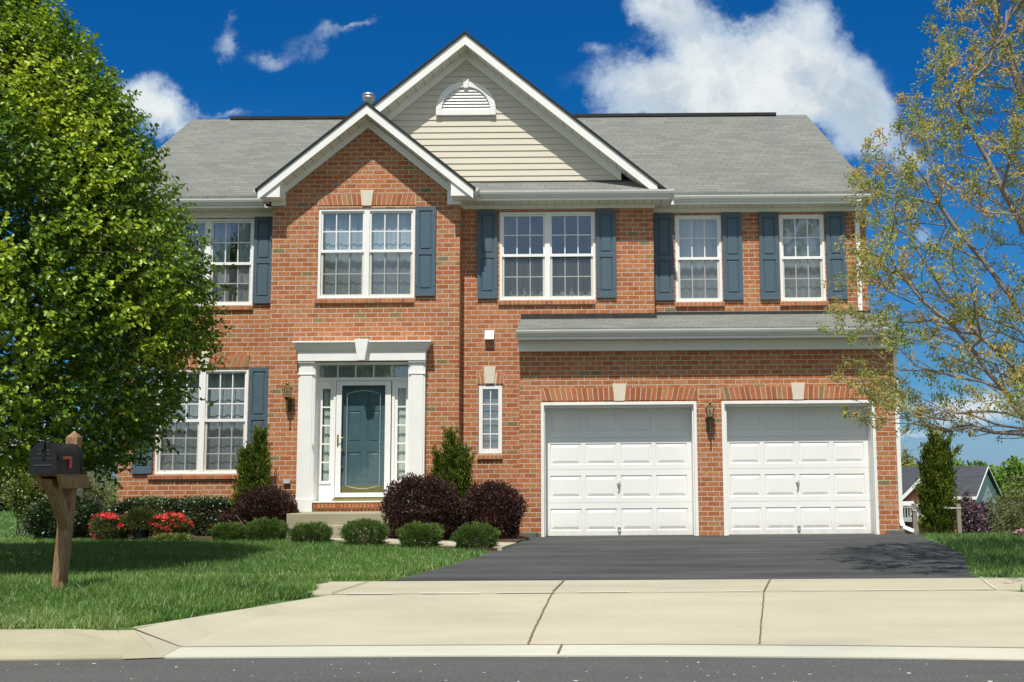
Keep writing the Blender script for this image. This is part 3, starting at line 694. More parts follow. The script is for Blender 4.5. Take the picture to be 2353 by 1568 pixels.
window(3.46, 4.27, 4.07, 5.65, L, 1, 2, 4.86, 'full')
window(-7.62, -5.98, 4.07, 5.65, L, 2, 2, 4.83, 'sides', 'double window partly behind the leafy tree on the upper floor')
window(-7.62, -6.01, 1.08, 2.93, L, 2, 3, 2.02, 'full', 'tall ground floor double window with sheer curtains')
# narrow casement
w_ = MB(); x0, x1, z0, z1 = -1.895, -1.49, 1.39, 2.575; yf = Mi+.008
w_.box(x0, x0+.068, yf, yf+.08, z0, z1); w_.box(x1-.068, x1, yf, yf+.08, z0, z1); w_.box(x0+.068, x1-.068, yf, yf+.08, z1-.068, z1); w_.box(x0+.068, x1-.068, yf, yf+.08, z0, z0+.085)
W_ = w_.build('window', M_VINYL, H, bevel=.006); W_['label'] = 'narrow casement window with white grid and blinds'
mu = MB(); mu.box(-1.70, -1.685, yf+.02, yf+.035, z0+.085, z1-.068)
for i in (1, 2, 3): zz = z0+.085+(z1-z0-.153)*i/4; mu.box(x0+.068, x1-.068, yf+.023, yf+.033, zz-.008, zz+.008)
mu.build('muntin', M_VINYL, W_)
p_ = MB(); p_.box(x0+.06, x1-.06, yf+.045, yf+.05, z0+.08, z1-.06); p_.build('pane', M_GLASS, W_)
bl = MB()
for i in range(44): zz = z0+.08+i*.0245; bl.poly([(x0+.06, yf+.09, zz), (x1-.06, yf+.09, zz), (x1-.06, yf+.108, zz+.017), (x0+.06, yf+.108, zz+.017)])
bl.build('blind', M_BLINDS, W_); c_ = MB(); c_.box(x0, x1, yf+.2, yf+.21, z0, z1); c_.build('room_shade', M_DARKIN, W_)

# shutters
PROF_S = [(0, 0), (.006, .016), (.022, .016), (.034, .004)]
def shutter(x0, z0, z1, y, wd=.35, zr=None):
    s_ = MB(); y0 = y-.045; zr = zr or (z0+.52*(z1-z0)); st = .062
    h = [(x0+st, x0+wd-st, z0+.115, zr-.03), (x0+st, x0+wd-st, zr+.05, z1-.075)]
    s_.holed(x0, x0+wd, z0, z1, h, y0)
    s_.poly([(x0, y0, z0), (x0, y0, z1), (x0, y-.002, z1), (x0, y-.002, z0)]); s_.poly([(x0+wd, y0, z0), (x0+wd, y-.002, z0), (x0+wd, y-.002, z1), (x0+wd, y0, z1)])
    s_.poly([(x0, y0, z1), (x0+wd, y0, z1), (x0+wd, y-.002, z1), (x0, y-.002, z1)]); s_.poly([(x0, y0, z0), (x0, y-.002, z0), (x0+wd, y-.002, z0), (x0+wd, y0, z0)])
    for q in h: s_.panel(*q, y0, PROF_S)
    o = s_.build('shutter', M_SHUT, H)
    b_ = MB()
    for xx in (x0+.025, x0+wd-.025):
        for zz in (z0+.17, z1-.17): b_.lathe((xx, y0-.002, zz), [(.008, -.004), (.008, .004)], 8)
    b_.build('screw', M_BLACK, o)
for x0, y_ in [(-1.925, Mi), (.165, Mi), (-2.965, B), (1.205, L), (2.435, L), (3.09, L), (4.29, L), (-5.965, L), (-7.99, L)]:
    shutter(x0, 4.095, 5.67, y_, zr=4.85)
shutter(-5.985, 1.095, 2.95, L, zr=2.05); shutter(-8.0, 1.095, 2.95, L, zr=2.05)

# roofs
def roofplane(name, quad, mat, th=.045, par=H):
    b_ = MB(); b_.loft([(p[0], p[1], p[2]-th) for p in quad], quad); return b_.build(name, mat, par)
EV, RY, RZ = 19.98, 24.05, 8.69; EZ = 5.975
roof = roofplane('roof', [(-8.56, EV, EZ), (5.09, EV, EZ), (4.74, RY, RZ), (-8.47, RY, RZ)], M_SH)
roofplane('roof_back', [(5.09, 28.4, 5.8), (-8.56, 28.4, 5.8), (-8.47, RY, RZ), (4.74, RY, RZ)], M_SH, par=roof)
b_ = MB(); b_.box(-7.62, 4.08, RY-.10, RY+.12, RZ-.035, RZ+.030); b_.build('ridge_vent', M_BLACK, roof)
# right-hand rake trim
b_ = MB()
for xa, xb in ((-8.50, -8.42), (4.66, 5.02)):
    pass
# big gable roof
AX, AZ, SL = -2.125, 8.83, .82
def zl(x, a=AX, z=AZ, s=SL): return z-s*abs(x-a)
big = roofplane('gable_roof', [(AX, 19.60, AZ), (AX, 25.2, AZ), (-5.2, 25.2, zl(-5.2)), (-5.2, 19.60, zl(-5.2))], M_SHY, .05)
roofplane('gable_roof_slope', [(AX, 19.60, AZ), (1.46, 19.60, zl(1.46)), (1.46, 25.2, zl(1.46)), (AX, 25.2, AZ)], M_SHY, .05, big)
def rake(ax, az, s, xa, xb, y0, y1, ztop, zbot, name, mat, par):
    b_ = MB()
    for e in (xa, xb):
        b_.prism_y([(ax, az-zbot), (e, az-zbot-s*abs(e-ax)), (e, az-ztop-s*abs(e-ax)), (ax, az-ztop)] if e > ax else [(e, az-zbot-s*abs(e-ax)), (ax, az-zbot), (ax, az-ztop), (e, az-ztop-s*abs(e-ax))], y0, y1)
    return b_.build(name, mat, par)
rake(AX, AZ, SL, -5.2, 1.47, 19.585, 19.64, .0, .030, 'shingle_edge', M_SHEDGE, big)
gb = rake(AX, AZ, SL, -5.2, 1.24, 19.62, 19.655, .031, .235, 'rake_board', M_WHITE, big)
rake(AX, AZ, SL, -5.2, 1.30, 19.665, 19.99, .215, .235, 'rake_soffit', M_SOFFIT, big)
rake(AX-.012, AZ, SL, -5.0, .62, 19.955, 19.985, .215, .395, 'rake_frieze', M_WHITE, big)
# siding triangle
b_ = MB(); zb = 6.19; ap = (-2.14, 8.46); ex = .1145; zz = zb
while zz < ap[1]-.01:
    zt = min(zz+ex, ap[1]-.003); ha, hb = (ap[1]-zz)/SL+.03, (ap[1]-zt)/SL+.03
    xa = max(ap[0]-ha, -4.9)
    b_.poly([(ap[0]-ha, Mi-.018, zz), (ap[0]+ha, Mi-.018, zz), (ap[0]+hb, Mi-.004, zt), (ap[0]-hb, Mi-.004, zt)])
    b_.poly([(ap[0]-ha, Mi-.002, zz+.0005), (ap[0]+ha, Mi-.002, zz+.0005), (ap[0]+ha, Mi-.018, zz), (ap[0]-ha, Mi-.018, zz)])
    zz += ex
sd = b_.build('siding', M_SIDING, H)
b_ = MB(); b_.poly([(-5.2, Mi+.03, 5.9), (1.1, Mi+.03, 5.9), (AX, Mi+.03, 8.6)]); b_.build('gable_sheathing', M_SHEDGE, sd)
# half-round louvre
cx, cz, ro = -2.14, 7.50, .535
b_ = MB(); n = 28
def arc(r_, z_off=0.0): return [(cx+r_*cos(pi*k/n), cz+(r_)*sin(pi*k/n)*.985) for k in range(n+1)]
O, I = arc(ro), arc(ro-.105)
for k in range(n):
    b_.prism_y([O[k], O[k+1], I[k+1], I[k]][::-1], Mi-.075, Mi-.01)
for sx in (-1, 1): b_.box(cx+sx*ro, cx+sx*(ro-.105), Mi-.075, Mi-.01, cz-.095, cz)
b_.box(cx-ro+.105, cx+ro-.105, Mi-.065, Mi-.01, cz-.095, cz+.005)
b_.prism_y([(cx-.04, 7.90), (cx+.04, 7.90), (cx+.058, 8.065), (cx-.058, 8.065)], Mi-.09, Mi-.01)
lv = b_.build('louvre_vent', M_WHITE, H, bevel=.006)
b_ = MB(); zz = cz+.01
while zz < cz+ro-.13:
    hw = sqrt(max(0, (ro-.108)**2-(zz+.02-cz)**2)); b_.poly([(cx-hw, Mi-.055, zz), (cx+hw, Mi-.055, zz), (cx+hw*.97, Mi-.018, zz+.066), (cx-hw*.97, Mi-.018, zz+.066)]); b_.poly([(cx-hw, Mi-.055, zz), (cx-hw, Mi-.055, zz-.004), (cx+hw, Mi-.055, zz-.004), (cx+hw, Mi-.055, zz)]); zz += .056
b_.build('slats', M_WHITE, lv); b_ = MB(); b_.box(cx-.44, cx+.44, Mi-.012, Mi-.008, cz, cz+.30); b_.build('backing', M_SHEDGE, lv)
# small gable over the entrance bay
SX, SZ, S2 = -3.78, 7.44, .815
sm = roofplane('gable_roof', [(SX, 19.25, SZ), (SX, 22.6, SZ), (-5.66, 22.6, SZ-S2*1.88), (-5.66, 19.25, SZ-S2*1.88)], M_SHY, .05)
roofplane('gable_roof_slope', [(SX, 19.25, SZ), (-1.90, 19.25, SZ-S2*1.88), (-1.90, 22.6, SZ-S2*1.88), (SX, 22.6, SZ)], M_SHY, .05, sm)
rake(SX, SZ, S2, -5.665, -1.895, 19.235, 19.29, .0, .030, 'shingle_edge', M_SHEDGE, sm)
rake(SX, SZ, S2, -5.62, -1.935, 19.265, 19.30, .031, .215, 'rake_board', M_WHITE, sm)
rake(SX, SZ, S2, -5.45, -2.1, 19.315, 19.645, .195, .215, 'rake_soffit', M_SOFFIT, sm)
rake(-3.82, SZ-.005, S2, -5.24, -2.42, 19.605, 19.645, .195, .345, 'rake_frieze', M_WHITE, sm)
for sx, xo, xi in ((-1, -5.61, -5.25), (1, -1.945, -2.32)):
    b_ = MB()
    zf = lambda x: SZ-.213-S2*abs(x-SX)
    pts = [(xo, 5.775), (xi, 5.775), (xi, zf(xi)), (xo, max(5.777, zf(xo)))]
    if sx > 0: pts = pts[::-1]
    b_.prism_y(pts, 19.296, 19.63)
    xw0, xw1 = (-5.475, -5.24) if sx < 0 else (-2.42, -2.185)
    b_.box(xw0, xw1, 19.60, 19.648, 5.70, 5.96); b_.prism_y([(xw0, 5.96), (xw1, 5.96), (xw1, 5.96+(.19 if sx < 0 else .0)), (xw0, 5.96+(.0 if sx < 0 else .19))], 19.60, 19.647)
    b_.box(*((-5.478, -5.46, 19.648, 20.33, 5.70, 5.93) if sx < 0 else (-2.20, -2.182, 19.648, 19.98, 5.70, 5.93)))
    b_.build('eave_return', M_WHITE, sm, bevel=.003)
# pent roof, eaves, friezes, gutters
KPROF = [(0, 0), (-.012, 0), (-.045, .018), (-.060, .045), (-.082, .060), (-.098, .095), (-.102, .118), (-.080, .121), (-.076, .100), (0, .100)]
def gutter(x0, x1, y, z, par=H):
    b_ = MB(); P = [(y+a, z+b) for a, b in KPROF]; b_.prism_x(P[::-1], x0, x1); return b_.build('gutter', M_GUTTER, par, bevel=.002)
def gutter_y(x, y0, y1, z, sgn):
    b_ = MB(); A = [(x-sgn*a, y0, z+b) for a, b in KPROF]; Bq = [(x-sgn*a, y1, z+b) for a, b in KPROF]; b_.loft(A, Bq) if sgn > 0 else b_.loft(Bq, A); return b_.build('gutter', M_GUTTER, H)
roofplane('pent_roof', [(-1.93, 19.60, 5.935), (1.46, 19.60, 5.935), (1.20, 19.985, 6.192), (-2.15, 19.985, 6.192)], M_SH, .03)
gutter(-1.86, 1.53, 19.66, 5.805); gutter(1.55, 5.10, 20.05, 5.80); gutter(-8.58, -5.72, 20.05, 5.80)
gutter_y(-5.60, 19.30, 19.95, 5.80, -1); gutter_y(-1.95, 19.30, 19.60, 5.80, 1)
def part_box(name, mat, *bx):
    b_ = MB(); b_.box(*bx); return b_.build(name, mat, H)
part_box('soffit', M_SOFFIT, -2.18, 1.50, 19.66, 19.99, 5.775, 5.80); part_box('soffit', M_SOFFIT, 1.20, 5.06, 20.05, 20.34, 5.775, 5.795); part_box('soffit', M_SOFFIT, -8.54, -5.48, 20.05, 20.34, 5.775, 5.795)
part_box('fascia', M_WHITE, -2.18, 1.44, 19.645, 19.665, 5.772, 5.92); part_box('fascia', M_WHITE, 1.20, 5.07, 20.035, 20.055, 5.772, 5.94); part_box('fascia', M_WHITE, -8.55, -5.7, 20.035, 20.055, 5.772, 5.94)
part_box('frieze_board', M_WHITE, -2.19, 1.21, Mi-.03, Mi-.004, 5.70, 5.773); part_box('frieze_board', M_WHITE, 1.19, 5.05, L-.03, L-.004, 5.695, 5.773); part_box('frieze_board', M_WHITE, -8.29, -5.47, L-.03, L-.004, 5.66, 5.773); part_box('frieze_board', M_WHITE, 5.02, 5.05, L-.004, 28, 5.66, 5.80)
part_box('soffit', M_SOFFIT, 1.21, 1.50, 19.99, 20.34, 5.776, 5.80)
# garage shed roof
gr = roofplane('garage_roof', [(-1.17, 18.97, 3.43), (5.20, 18.97, 3.43), (5.20, 20.34, 3.84), (1.19, 20.34, 3.84), (1.19, 19.99, 3.735), (-1.17, 19.99, 3.735)], M_SHG, .04)
gutter(-1.18, 5.20, 19.04, 3.285, gr)
b_ = MB(); b_.box(-1.165, 5.18, 19.04, 19.345, 3.255, 3.285); b_.build('garage_soffit', M_SOFFIT, gr)
b_ = MB(); b_.box(-1.165, 5.18, 19.025, 19.045, 3.255, 3.40); b_.box(-1.165, 5.18, G-.055, G-.004, 3.085, 3.255); b_.box(-1.17, 5.19, G-.09, G-.055, 3.215, 3.25)
b_.prism_x([(18.99, 3.26), (20.33, 3.26), (20.33, 3.79), (18.99, 3.39)], 5.17, 5.19); b_.box(-1.172, -1.155, 19.03, 19.99, 3.26, 3.40)
b_.build('garage_frieze', M_WHITE, gr)
b_ = MB(); b_.box(-1.16, 1.20, Mi-.05, Mi-.004, 3.70, 3.815); b_.box(1.20, 5.04, L-.05, L-.004, 3.79, 3.885); b_.box(1.185, 1.215, Mi-.04, L-.05, 3.70, 3.88); b_.build('flashing', M_FLASH, gr)
b_ = MB(); b_.box(-2.10, 1.2, Mi-.05, Mi-.02, 6.175, 6.20); b_.build('flashing', M_FLASH, sd)
# vent pipe with cap
b_ = MB(); b_.lathe((-4.28, 22.0, 7.0), [(.075, 0), (.075, 1.38), (.10, 1.385), (.125, 1.42), (.13, 1.445), (.11, 1.45), (.11, 1.47), (.13, 1.475), (.125, 1.50), (.09, 1.53), (.03, 1.545), (.001, 1.55)], 20); b_.build('flue_cap', M_STEEL, roof, smooth=True)
# downspouts
def downspout(path, name='downspout'):
    b_ = MB()
    for p, q in zip(path, path[1:]):
        p, q = Vector(p), Vector(q); dd = (q-p).normalized(); s_ = Vector((1, 0, 0)) if abs(dd.x) < .7 else Vector((0, 1, 0)); o_ = dd.cross(s_).normalized(); hw, hd = .038, .03
        A = [p+s_*a*hw+o_*c*hd for a, c in ((-1, -1), (1, -1), (1, 1), (-1, 1))]; Bq = [q+s_*a*hw+o_*c*hd for a, c in ((-1, -1), (1, -1), (1, 1), (-1, 1))]
        b_.loft(A, Bq)
    b_.build(name, M_WHITE, H, bevel=.004)
downspout([(4.82, 19.93, 5.80), (4.82, 19.98, 5.72), (4.85, 20.29, 5.50), (4.85, 20.29, 3.88)])
downspout([(5.17, 19.0, 3.30), (5.18, 19.05, 3.20), (5.19, 19.40, 3.0), (5.19, 19.42, .22), (5.21, 19.38, .12), (5.36, 19.30, .05)])
# garage doors
GP = [(0, 0), (.010, .012), (.020, .012), (.065, .000)]
def garage_door(x0, x1):
    y0 = G+.33; d_ = MB(); zs = [-.005, .545, 1.10, 1.640, 2.16]
    for k in range(4):
        za, zb = zs[k]+.003, zs[k+1]-.003; h = []
        pw = (x1-x0-.10)/4
        for i in range(4):
            a = x0+.05+pw*i+.035; h.append((a, a+pw-.07, za+.085, zb-.095))
        d_.holed(x0, x1, za, zb, h, y0)
        for q in h: d_.panel(*q, y0, GP)
        d_.poly([(x0, y0, zb), (x1, y0, zb), (x1, y0+.012, zb+.004), (x0, y0+.012, zb+.004)]); d_.poly([(x0, y0+.012, za-.004), (x1, y0+.012, za-.004), (x1, y0, za), (x0, y0, za)])
    D = d_.build('garage_door', M_GDOOR, H)
    cx_ = (x0+x1)/2
    b_ = MB(); b_.box(x0+.02, x1-.02, y0-.012+.03, y0+.04, -.03, .0); b_.build('bottom_seal', M_BLACK, D)
    b_ = MB(); b_.lathe((cx_, y0-.012, .865), [(.030, -.006), (.030, .006)], 14); b_.tube([(cx_-.005, y0-.02, .775), (cx_-.012, y0-.05, .80), (cx_+.004, y0-.05, .85), (cx_+.012, y0-.02, .90), (cx_+.010, y0-.02, .945)], [.010, .013, .014, .012, .007], 8); b_.build('handle', M_STEEL, D, smooth=True)
    b_ = MB(); b_.box(cx_-.028, cx_+.028, y0-.012, y0, .055, .14); b_.box(cx_-.018, cx_+.018, y0-.03, y0-.012, .055, .075); b_.build('lift_handle', M_STEEL, D, bevel=.003)
    # trim of the opening
for (x0, x1, z1), (dx0, dx1) in (((-.79, 1.82, 2.225), (-.735, 1.76)), ((2.24, 4.81, 2.225), (2.315, 4.765))):
    garage_door(dx0, dx1)
    b_ = MB()
    b_.box(x0, x0+.05, G-.012, G+.05, -.02, z1); b_.box(x0+.05, dx0+.012, G+.05, G+.328, -.02, z1-.06)
    b_.box(x1-.05, x1, G-.012, G+.05, -.02, z1); b_.box(dx1-.012, x1-.05, G+.05, G+.328, -.02, z1-.06)
    b_.box(x0+.05, x1-.05, G-.012, G+.05, z1-.05, z1); b_.box(x0+.05, x1-.05, G+.052, G+.328, z1-.085, z1-.05)
    b_.build('door_frame', M_WHITE, H, bevel=.003)

# entrance surround
b_ = MB()
for xa, xb in ((-4.92, -4.65), (-3.04, -2.765)):
    b_.box(xa, xb, 19.545, B-.002, .43, 2.96)
    b_.box(xa+.03, xb-.03, 19.530, 19.545, .66, 2.73); b_.box(xa-.012, xb+.012, 19.515, 19.546, .43, .645); b_.box(xa-.004, xb+.004, 19.525, 19.546, .645, .66)
    b_.box(xa-.008, xb+.008, 19.52, 19.546, 2.735, 2.765); b_.box(xa+.028, xb-.028, 19.532, 19.546, 2.765, 2.93); b_.box(xa-.010, xb+.010, 19.50, 19.546, 2.935, 2.965)
b_.box(-4.93, -2.755, 19.485, B-.002, 2.968, 3.13)
def crown(x0, x1, y0, za, X0, X1, Y0, zb): b_.loft([(x0, y0, za), (x1, y0, za), (x1, B-.003, za), (x0, B-.003, za)], [(X0, Y0, zb), (X1, Y0, zb), (X1, B-.003, zb), (X0, B-.003, zb)])
crown(-4.935, -2.75, 19.478, 3.13, -4.95, -2.735, 19.46, 3.16); crown(-4.95, -2.735, 19.46, 3.16, -4.985, -2.665, 19.40, 3.27)
b_.box(-5.0, -2.65, 19.385, B-.003, 3.27, 3.30)
b_.prism_y([(-3.885, 2.965), (-3.765, 2.965), (-3.705, 3.325), (-3.945, 3.325)], 19.36, 19.5)
sr = b_.build('door_surround', M_WHITE, H, bevel=.005)
b_ = MB()   # inner reveal boards and frame of sidelights / transom
b_.box(-4.65, -4.635, B-.09, 19.95, .60, 2.95); b_.box(-3.055, -3.04, B-.09, 19.95, .60, 2.95); b_.box(-4.635, -3.055, B-.09, 19.95, 2.93, 2.95)
yd = 19.84
b_.box(-4.635, -3.055, yd-.03, yd+.08, 2.655, 2.715); b_.box(-4.635, -3.055, yd-.01, yd+.06, .605, .64)
b_.box(-4.375, -4.335, yd-.03, yd+.08, .64, 2.655); b_.box(-3.37, -3.325, yd-.03, yd+.08, .64, 2.655)
for xx in (-4.32, -4.01, -3.70, -3.385): b_.box(xx-.012, xx+.012, yd, yd+.03, 2.715, 2.93)
for xa, xb, ga, gb_ in ((-4.635, -4.375, -4.57, -4.435), (-3.325, -3.055, -3.275, -3.135)):
    b_.holed(xa, xb, .64, 2.655, [(ga, gb_, .945, 2.52)], yd, .03)
    b_.box(xa+.03, xb-.03, yd-.02, yd, .90, .925)
    for i in range(1, 5): zz = .945+(2.52-.945)*i/5; b_.box(ga, gb_, yd+.004, yd+.02, zz-.012, zz+.012)
fr = b_.build('entry_frame', M_VINYL, H)
for xa, xb, za, zb in ((-4.57, -4.435, .945, 2.52), (-3.275, -3.135, .945, 2.52), (-4.635, -3.055, 2.715, 2.93)):
    p_ = MB(); p_.box(xa, xb, yd+.021, yd+.025, za, zb); p_.build('pane', M_GLASSC if zb < 2.6 else M_GLASS, fr); curtain(xa-.01, xb+.01, za, zb, yd+.10, fr, .012, .05)
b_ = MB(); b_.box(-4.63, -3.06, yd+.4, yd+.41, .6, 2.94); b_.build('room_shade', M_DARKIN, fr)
# front door
b_ = MB(); x0, x1 = -4.335, -3.37; yi = yd+.055
PD = [(0, 0), (.008, .010), (.018, .010), (.04, .002)]
hh = [(-4.13, -3.91, 1.60, 2.14), (-3.80, -3.585, 1.60, 2.14), (-4.13, -3.91, .88, 1.43), (-3.80, -3.585, .88, 1.43), (-4.13, -3.91, 2.24, 2.46), (-3.80, -3.585, 2.24, 2.46)]
b_.holed(x0, x1, .64, 2.655, hh, yi)
for q in hh: b_.panel(*q, yi, PD)
dr = b_.build('front_door', M_DOOR, H); dr['label'] = 'slate blue panelled front door behind the glass storm door'
b_ = MB(); b_.box(-4.25, -3.46, yi-.006, yi-.001, .735, .865); b_.build('kick_plate', M_BRASS, dr)
b_ = MB(); b_.lathe((-4.23, yi-.03, 1.47), [(.002, -.03), (.03, -.015), (.03, .015), (.002, .03)], 12); b_.lathe((-4.23, yi-.02, 1.18), [(.002, -.025), (.024, -.01), (.024, .01), (.002, .025)], 12); b_.build('door_knob', M_BRASS, dr, smooth=True)
b_ = MB(); ys = yd-.045
b_.box(-4.325, -4.232, ys, ys+.035, .665, 2.645); b_.box(-3.485, -3.385, ys, ys+.035, .665, 2.645); b_.box(-4.232, -3.485, ys, ys+.035, 2.575, 2.645); b_.box(-4.232, -3.485, ys, ys+.035, .665, .74)
sdr = b_.build('storm_door', M_VINYL, H, bevel=.005)
p_ = MB(); p_.box(-4.235, -3.482, ys+.015, ys+.019, .735, 2.58); p_.build('pane', M_GLASSC, sdr)
e_ = []; xa, xb = -4.14, -3.57
for k in range(13): s_ = k/12; e_.append((xa+(xb-xa)*s_, ys+.012, 2.43+.055*sin(pi*s_)))
e2 = [(xb-(xb-xa)*k/12, ys+.012, .86-.05*sin(pi*k/12)) for k in range(13)]
p_ = MB(); p_.tube(e_+e2+[e_[0]], .0022, 4); p_.build('etched_line', M_WHITE, sdr)
p_ = MB(); p_.box(-4.298, -4.272, ys-.008, ys, 1.53, 1.73); p_.tube([(-4.285, ys-.01, 1.66), (-4.285, ys-.05, 1.66), (-4.26, ys-.055, 1.67), (-4.19, ys-.05, 1.675)], .008, 8); p_.build('handle', M_BRASS, sdr, smooth=False)
b_ = MB(); b_.box(-4.34, -3.36, yd-.10, yd+.02, .612, .648); b_.build('brass_threshold', M_BRASS, H)
b_ = MB(); b_.box(-4.63, -3.05, 19.46, 19.80, .585, .606); b_.build('door_sill', M_WHITE, H)
b_ = MB(); b_.box(-4.62, -3.06, 19.50, 19.64, .43, .582)
st = b_.build('entry_step', M_BRICK, H); a_ = MB()
for k in range(24): xa = -4.615+k*.0645; a_.box(xa+.004, xa+.060, 19.47, 19.60, .495, .583, random.random())
a_.build('step_brick', M_BRICKU, st)
# concrete stoop
b_ = MB(); b_.box(-4.80, -2.55, 18.5, B-.004, -.2, .43); b_.box(-4.16, -2.7, 18.12, 18.497, -.2, .255)
b_.build('stoop', M_STEP, H, bevel=.01)
# wall lamps
def lamp(x, y, zt, group=None):
    b_ = MB(); yc = y-.16
    b_.box(x-.045, x+.045, y-.018, y-.002, zt-.50, zt-.28); 
    b_.tube([(x, y-.01, zt-.44), (x, y-.08, zt-.47), (x, yc, zt-.44), (x, yc, zt-.30)], [.014, .012, .012, .02], 8)
    b_.lathe((x, yc, zt-.52), [(.003, 0), (.014, .01), (.016, .03), (.010, .05), (.012, .2), (.03, .24), (.034, .26)], 12)
    b_.lathe((x, yc, zt), [(.030, -.085), (.012, -.06), (.024, -.045), (.030, -.03), (.020, -.012), (.004, -.004), (.003, .018)], 12)
    b_.loft([(x+sx*.072, yc+sy*.072, zt-.105) for sx, sy in ((-1, -1), (1, -1), (1, 1), (-1, 1))], [(x+sx*.032, yc+sy*.032, zt-.075) for sx, sy in ((-1, -1), (1, -1), (1, 1), (-1, 1))])
    b_.loft([(x+sx*.078, yc+sy*.078, zt-.12) for sx, sy in ((-1, -1), (1, -1), (1, 1), (-1, 1))], [(x+sx*.074, yc+sy*.074, zt-.105) for sx, sy in ((-1, -1), (1, -1), (1, 1), (-1, 1))])
    b_.loft([(x+sx*.03, yc+sy*.03, zt-.30) for sx, sy in ((-1, -1), (1, -1), (1, 1), (-1, 1))], [(x+sx*.045, yc+sy*.045, zt-.275) for sx, sy in ((-1, -1), (1, -1), (1, 1), (-1, 1))])
    for sx, sy in ((-1, -1), (1, -1), (1, 1), (-1, 1)): b_.tube([(x+sx*.043, yc+sy*.043, zt-.28), (x+sx*.071, yc+sy*.071, zt-.11)], .006, 5)
    o = b_.build('wall_lamp', M_BRONZE, H)
    g = MB()
    c1 = [(x+sx*.040, yc+sy*.040, zt-.275) for sx, sy in ((-1, -1), (1, -1), (1, 1), (-1, 1))]; c2 = [(x+sx*.068, yc+sy*.068, zt-.115) for sx, sy in ((-1, -1), (1, -1), (1, 1), (-1, 1))]
    g.loft(c1, c2, caps=False); g.build('lamp_glass', M_GLASSC, o)
    g = MB(); g.lathe((x, yc, zt-.27), [(.012, 0), (.012, .03), (.026, .06), (.028, .09), (.012, .12), (.001, .125)], 10); g.build('bulb', M_BULB, o, smooth=True)
lamp(2.03, G, 2.22); lamp(-5.09, B, 2.62)
b_ = MB(); b_.loft([(-1.79, Mi-.11, 3.37), (-1.63, Mi-.11, 3.37), (-1.63, Mi, 3.37), (-1.79, Mi, 3.37)], [(-1.79, Mi-.05, 3.53), (-1.63, Mi-.05, 3.53), (-1.63, Mi, 3.53), (-1.79, Mi, 3.53)]); b_.build('vent_hood', M_WHITE, H, bevel=.004)
b_ = MB(); b_.box(-5.16, -5.04, B-.04, B-.002, .90, .98); b_.box(-5.155, -5.045, B-.055, B-.04, .905, .93); b_.build('outlet_cover', M_GREYP, H, bevel=.004)
b_ = MB(); b_.box(-4.652, -4.645, 19.52, 19.545, 1.47, 1.57); b_.build('doorbell', M_BRASS, sr)

# ================================================================== MAILBOX
mbx = thing('mailbox', 'black rounded mailbox with red flag on a leaning wooden post in the grass', 'mailbox', (-4.33, 9.57, -.06))
X0 = -4.33
def P3(x, y, z): return (x, y, z)
lean = .055
def wx(z): return X0+lean*(z+.06)
pw = .047
b_ = MB(); zt_ = 1.31
b_.loft([(wx(-.2)+sx*pw, 9.57+sy*pw, -.2) for sx, sy in ((-1, -1), (1, -1), (1, 1), (-1, 1))], [(wx(zt_)+sx*pw, 9.57+sy*pw, zt_) for sx, sy in ((-1, -1), (1, -1), (1, 1), (-1, 1))])
b_.loft([(wx(zt_)+sx*pw*1.02, 9.57+sy*pw*1.02, zt_) for sx, sy in ((-1, -1), (1, -1), (1, 1), (-1, 1))], [(wx(zt_)+sx*.002, 9.57+sy*.002, zt_+.055) for sx, sy in ((-1, -1), (1, -1), (1, 1), (-1, 1))])
b_.build('post', M_WOOD, mbx, bevel=.003)
zbx = .998; xc = wx(.9)+.020
b_ = MB()
b_.loft([(wx(.82)-pw*.8, 9.53, .55), (wx(.82)+pw*.8, 9.53, .55), (wx(.82)+pw*.8, 9.53, .68), (wx(.82)-pw*.8, 9.53, .68)], [(wx(.82)-pw*.8, 9.16, zbx-.03), (wx(.82)+pw*.8, 9.16, zbx-.03), (wx(.82)+pw*.8, 9.30, zbx-.02), (wx(.82)-pw*.8, 9.30, zbx-.02)])
b_.build('brace', M_WOOD, mbx)
b_ = MB()
for xa in (xc-.10, xc+.065):
    b_.prism_x([(9.14, zbx-.008), (9.20, zbx-.105), (9.66, zbx-.105), (9.66, zbx-.008)], xa, xa+.038)
b_.build('bracket', M_WOOD, mbx, bevel=.002)
b_ = MB(); b_.box(xc-.095, xc+.095, 9.10, 9.62, zbx-.006, zbx+.008); b_.build('base_board', M_WOOD, mbx)
hw_ = .102; ht = .142
def boxprof(dx=0.0): return [(xc-hw_-dx, zbx+.01)]+[(xc+(hw_+dx)*cos(pi-pi*k/14), zbx+.01+ht+(hw_+dx)*sin(pi*k/14)) for k in range(15)]+[(xc+hw_+dx, zbx+.01)]
b_ = MB(); pr = boxprof()[::-1]; b_.prism_y(pr, 9.06, 9.53); b_.build('box', M_MBOX, mbx)
b_ = MB(); pr2 = boxprof(.005)[::-1]; b_.prism_y(pr2, 9.045, 9.058); dro = b_.build('door', M_MBOX, mbx); b_ = MB(); b_.prism_y(boxprof(.006)[::-1], 9.50, 9.515); b_.build('rear_rim', M_MBOX, mbx)
b_ = MB(); b_.box(xc-.072, xc+.072, 9.040, 9.045, zbx+.075, zbx+.079); b_.box(xc-.072, xc+.072, 9.041, 9.045, zbx+.125, zbx+.127)
for (xx, zz) in ((-.035, .195), (.022, .19), (-.04, .165), (.025, .165)): b_.box(xc+xx, xc+xx+.022, 9.042, 9.045, zbx+zz, zbx+zz+.004)
b_.build('embossed_lines', M_LETTER, dro)
b_ = MB(); b_.box(xc-.010, xc+.014, 9.018, 9.044, zbx+.19, zbx+.262); b_.box(xc-.006, xc+.018, 9.03, 9.044, zbx+.13, zbx+.19); b_.build('latch', M_STEEL if False else M_MBOX, dro, bevel=.004)
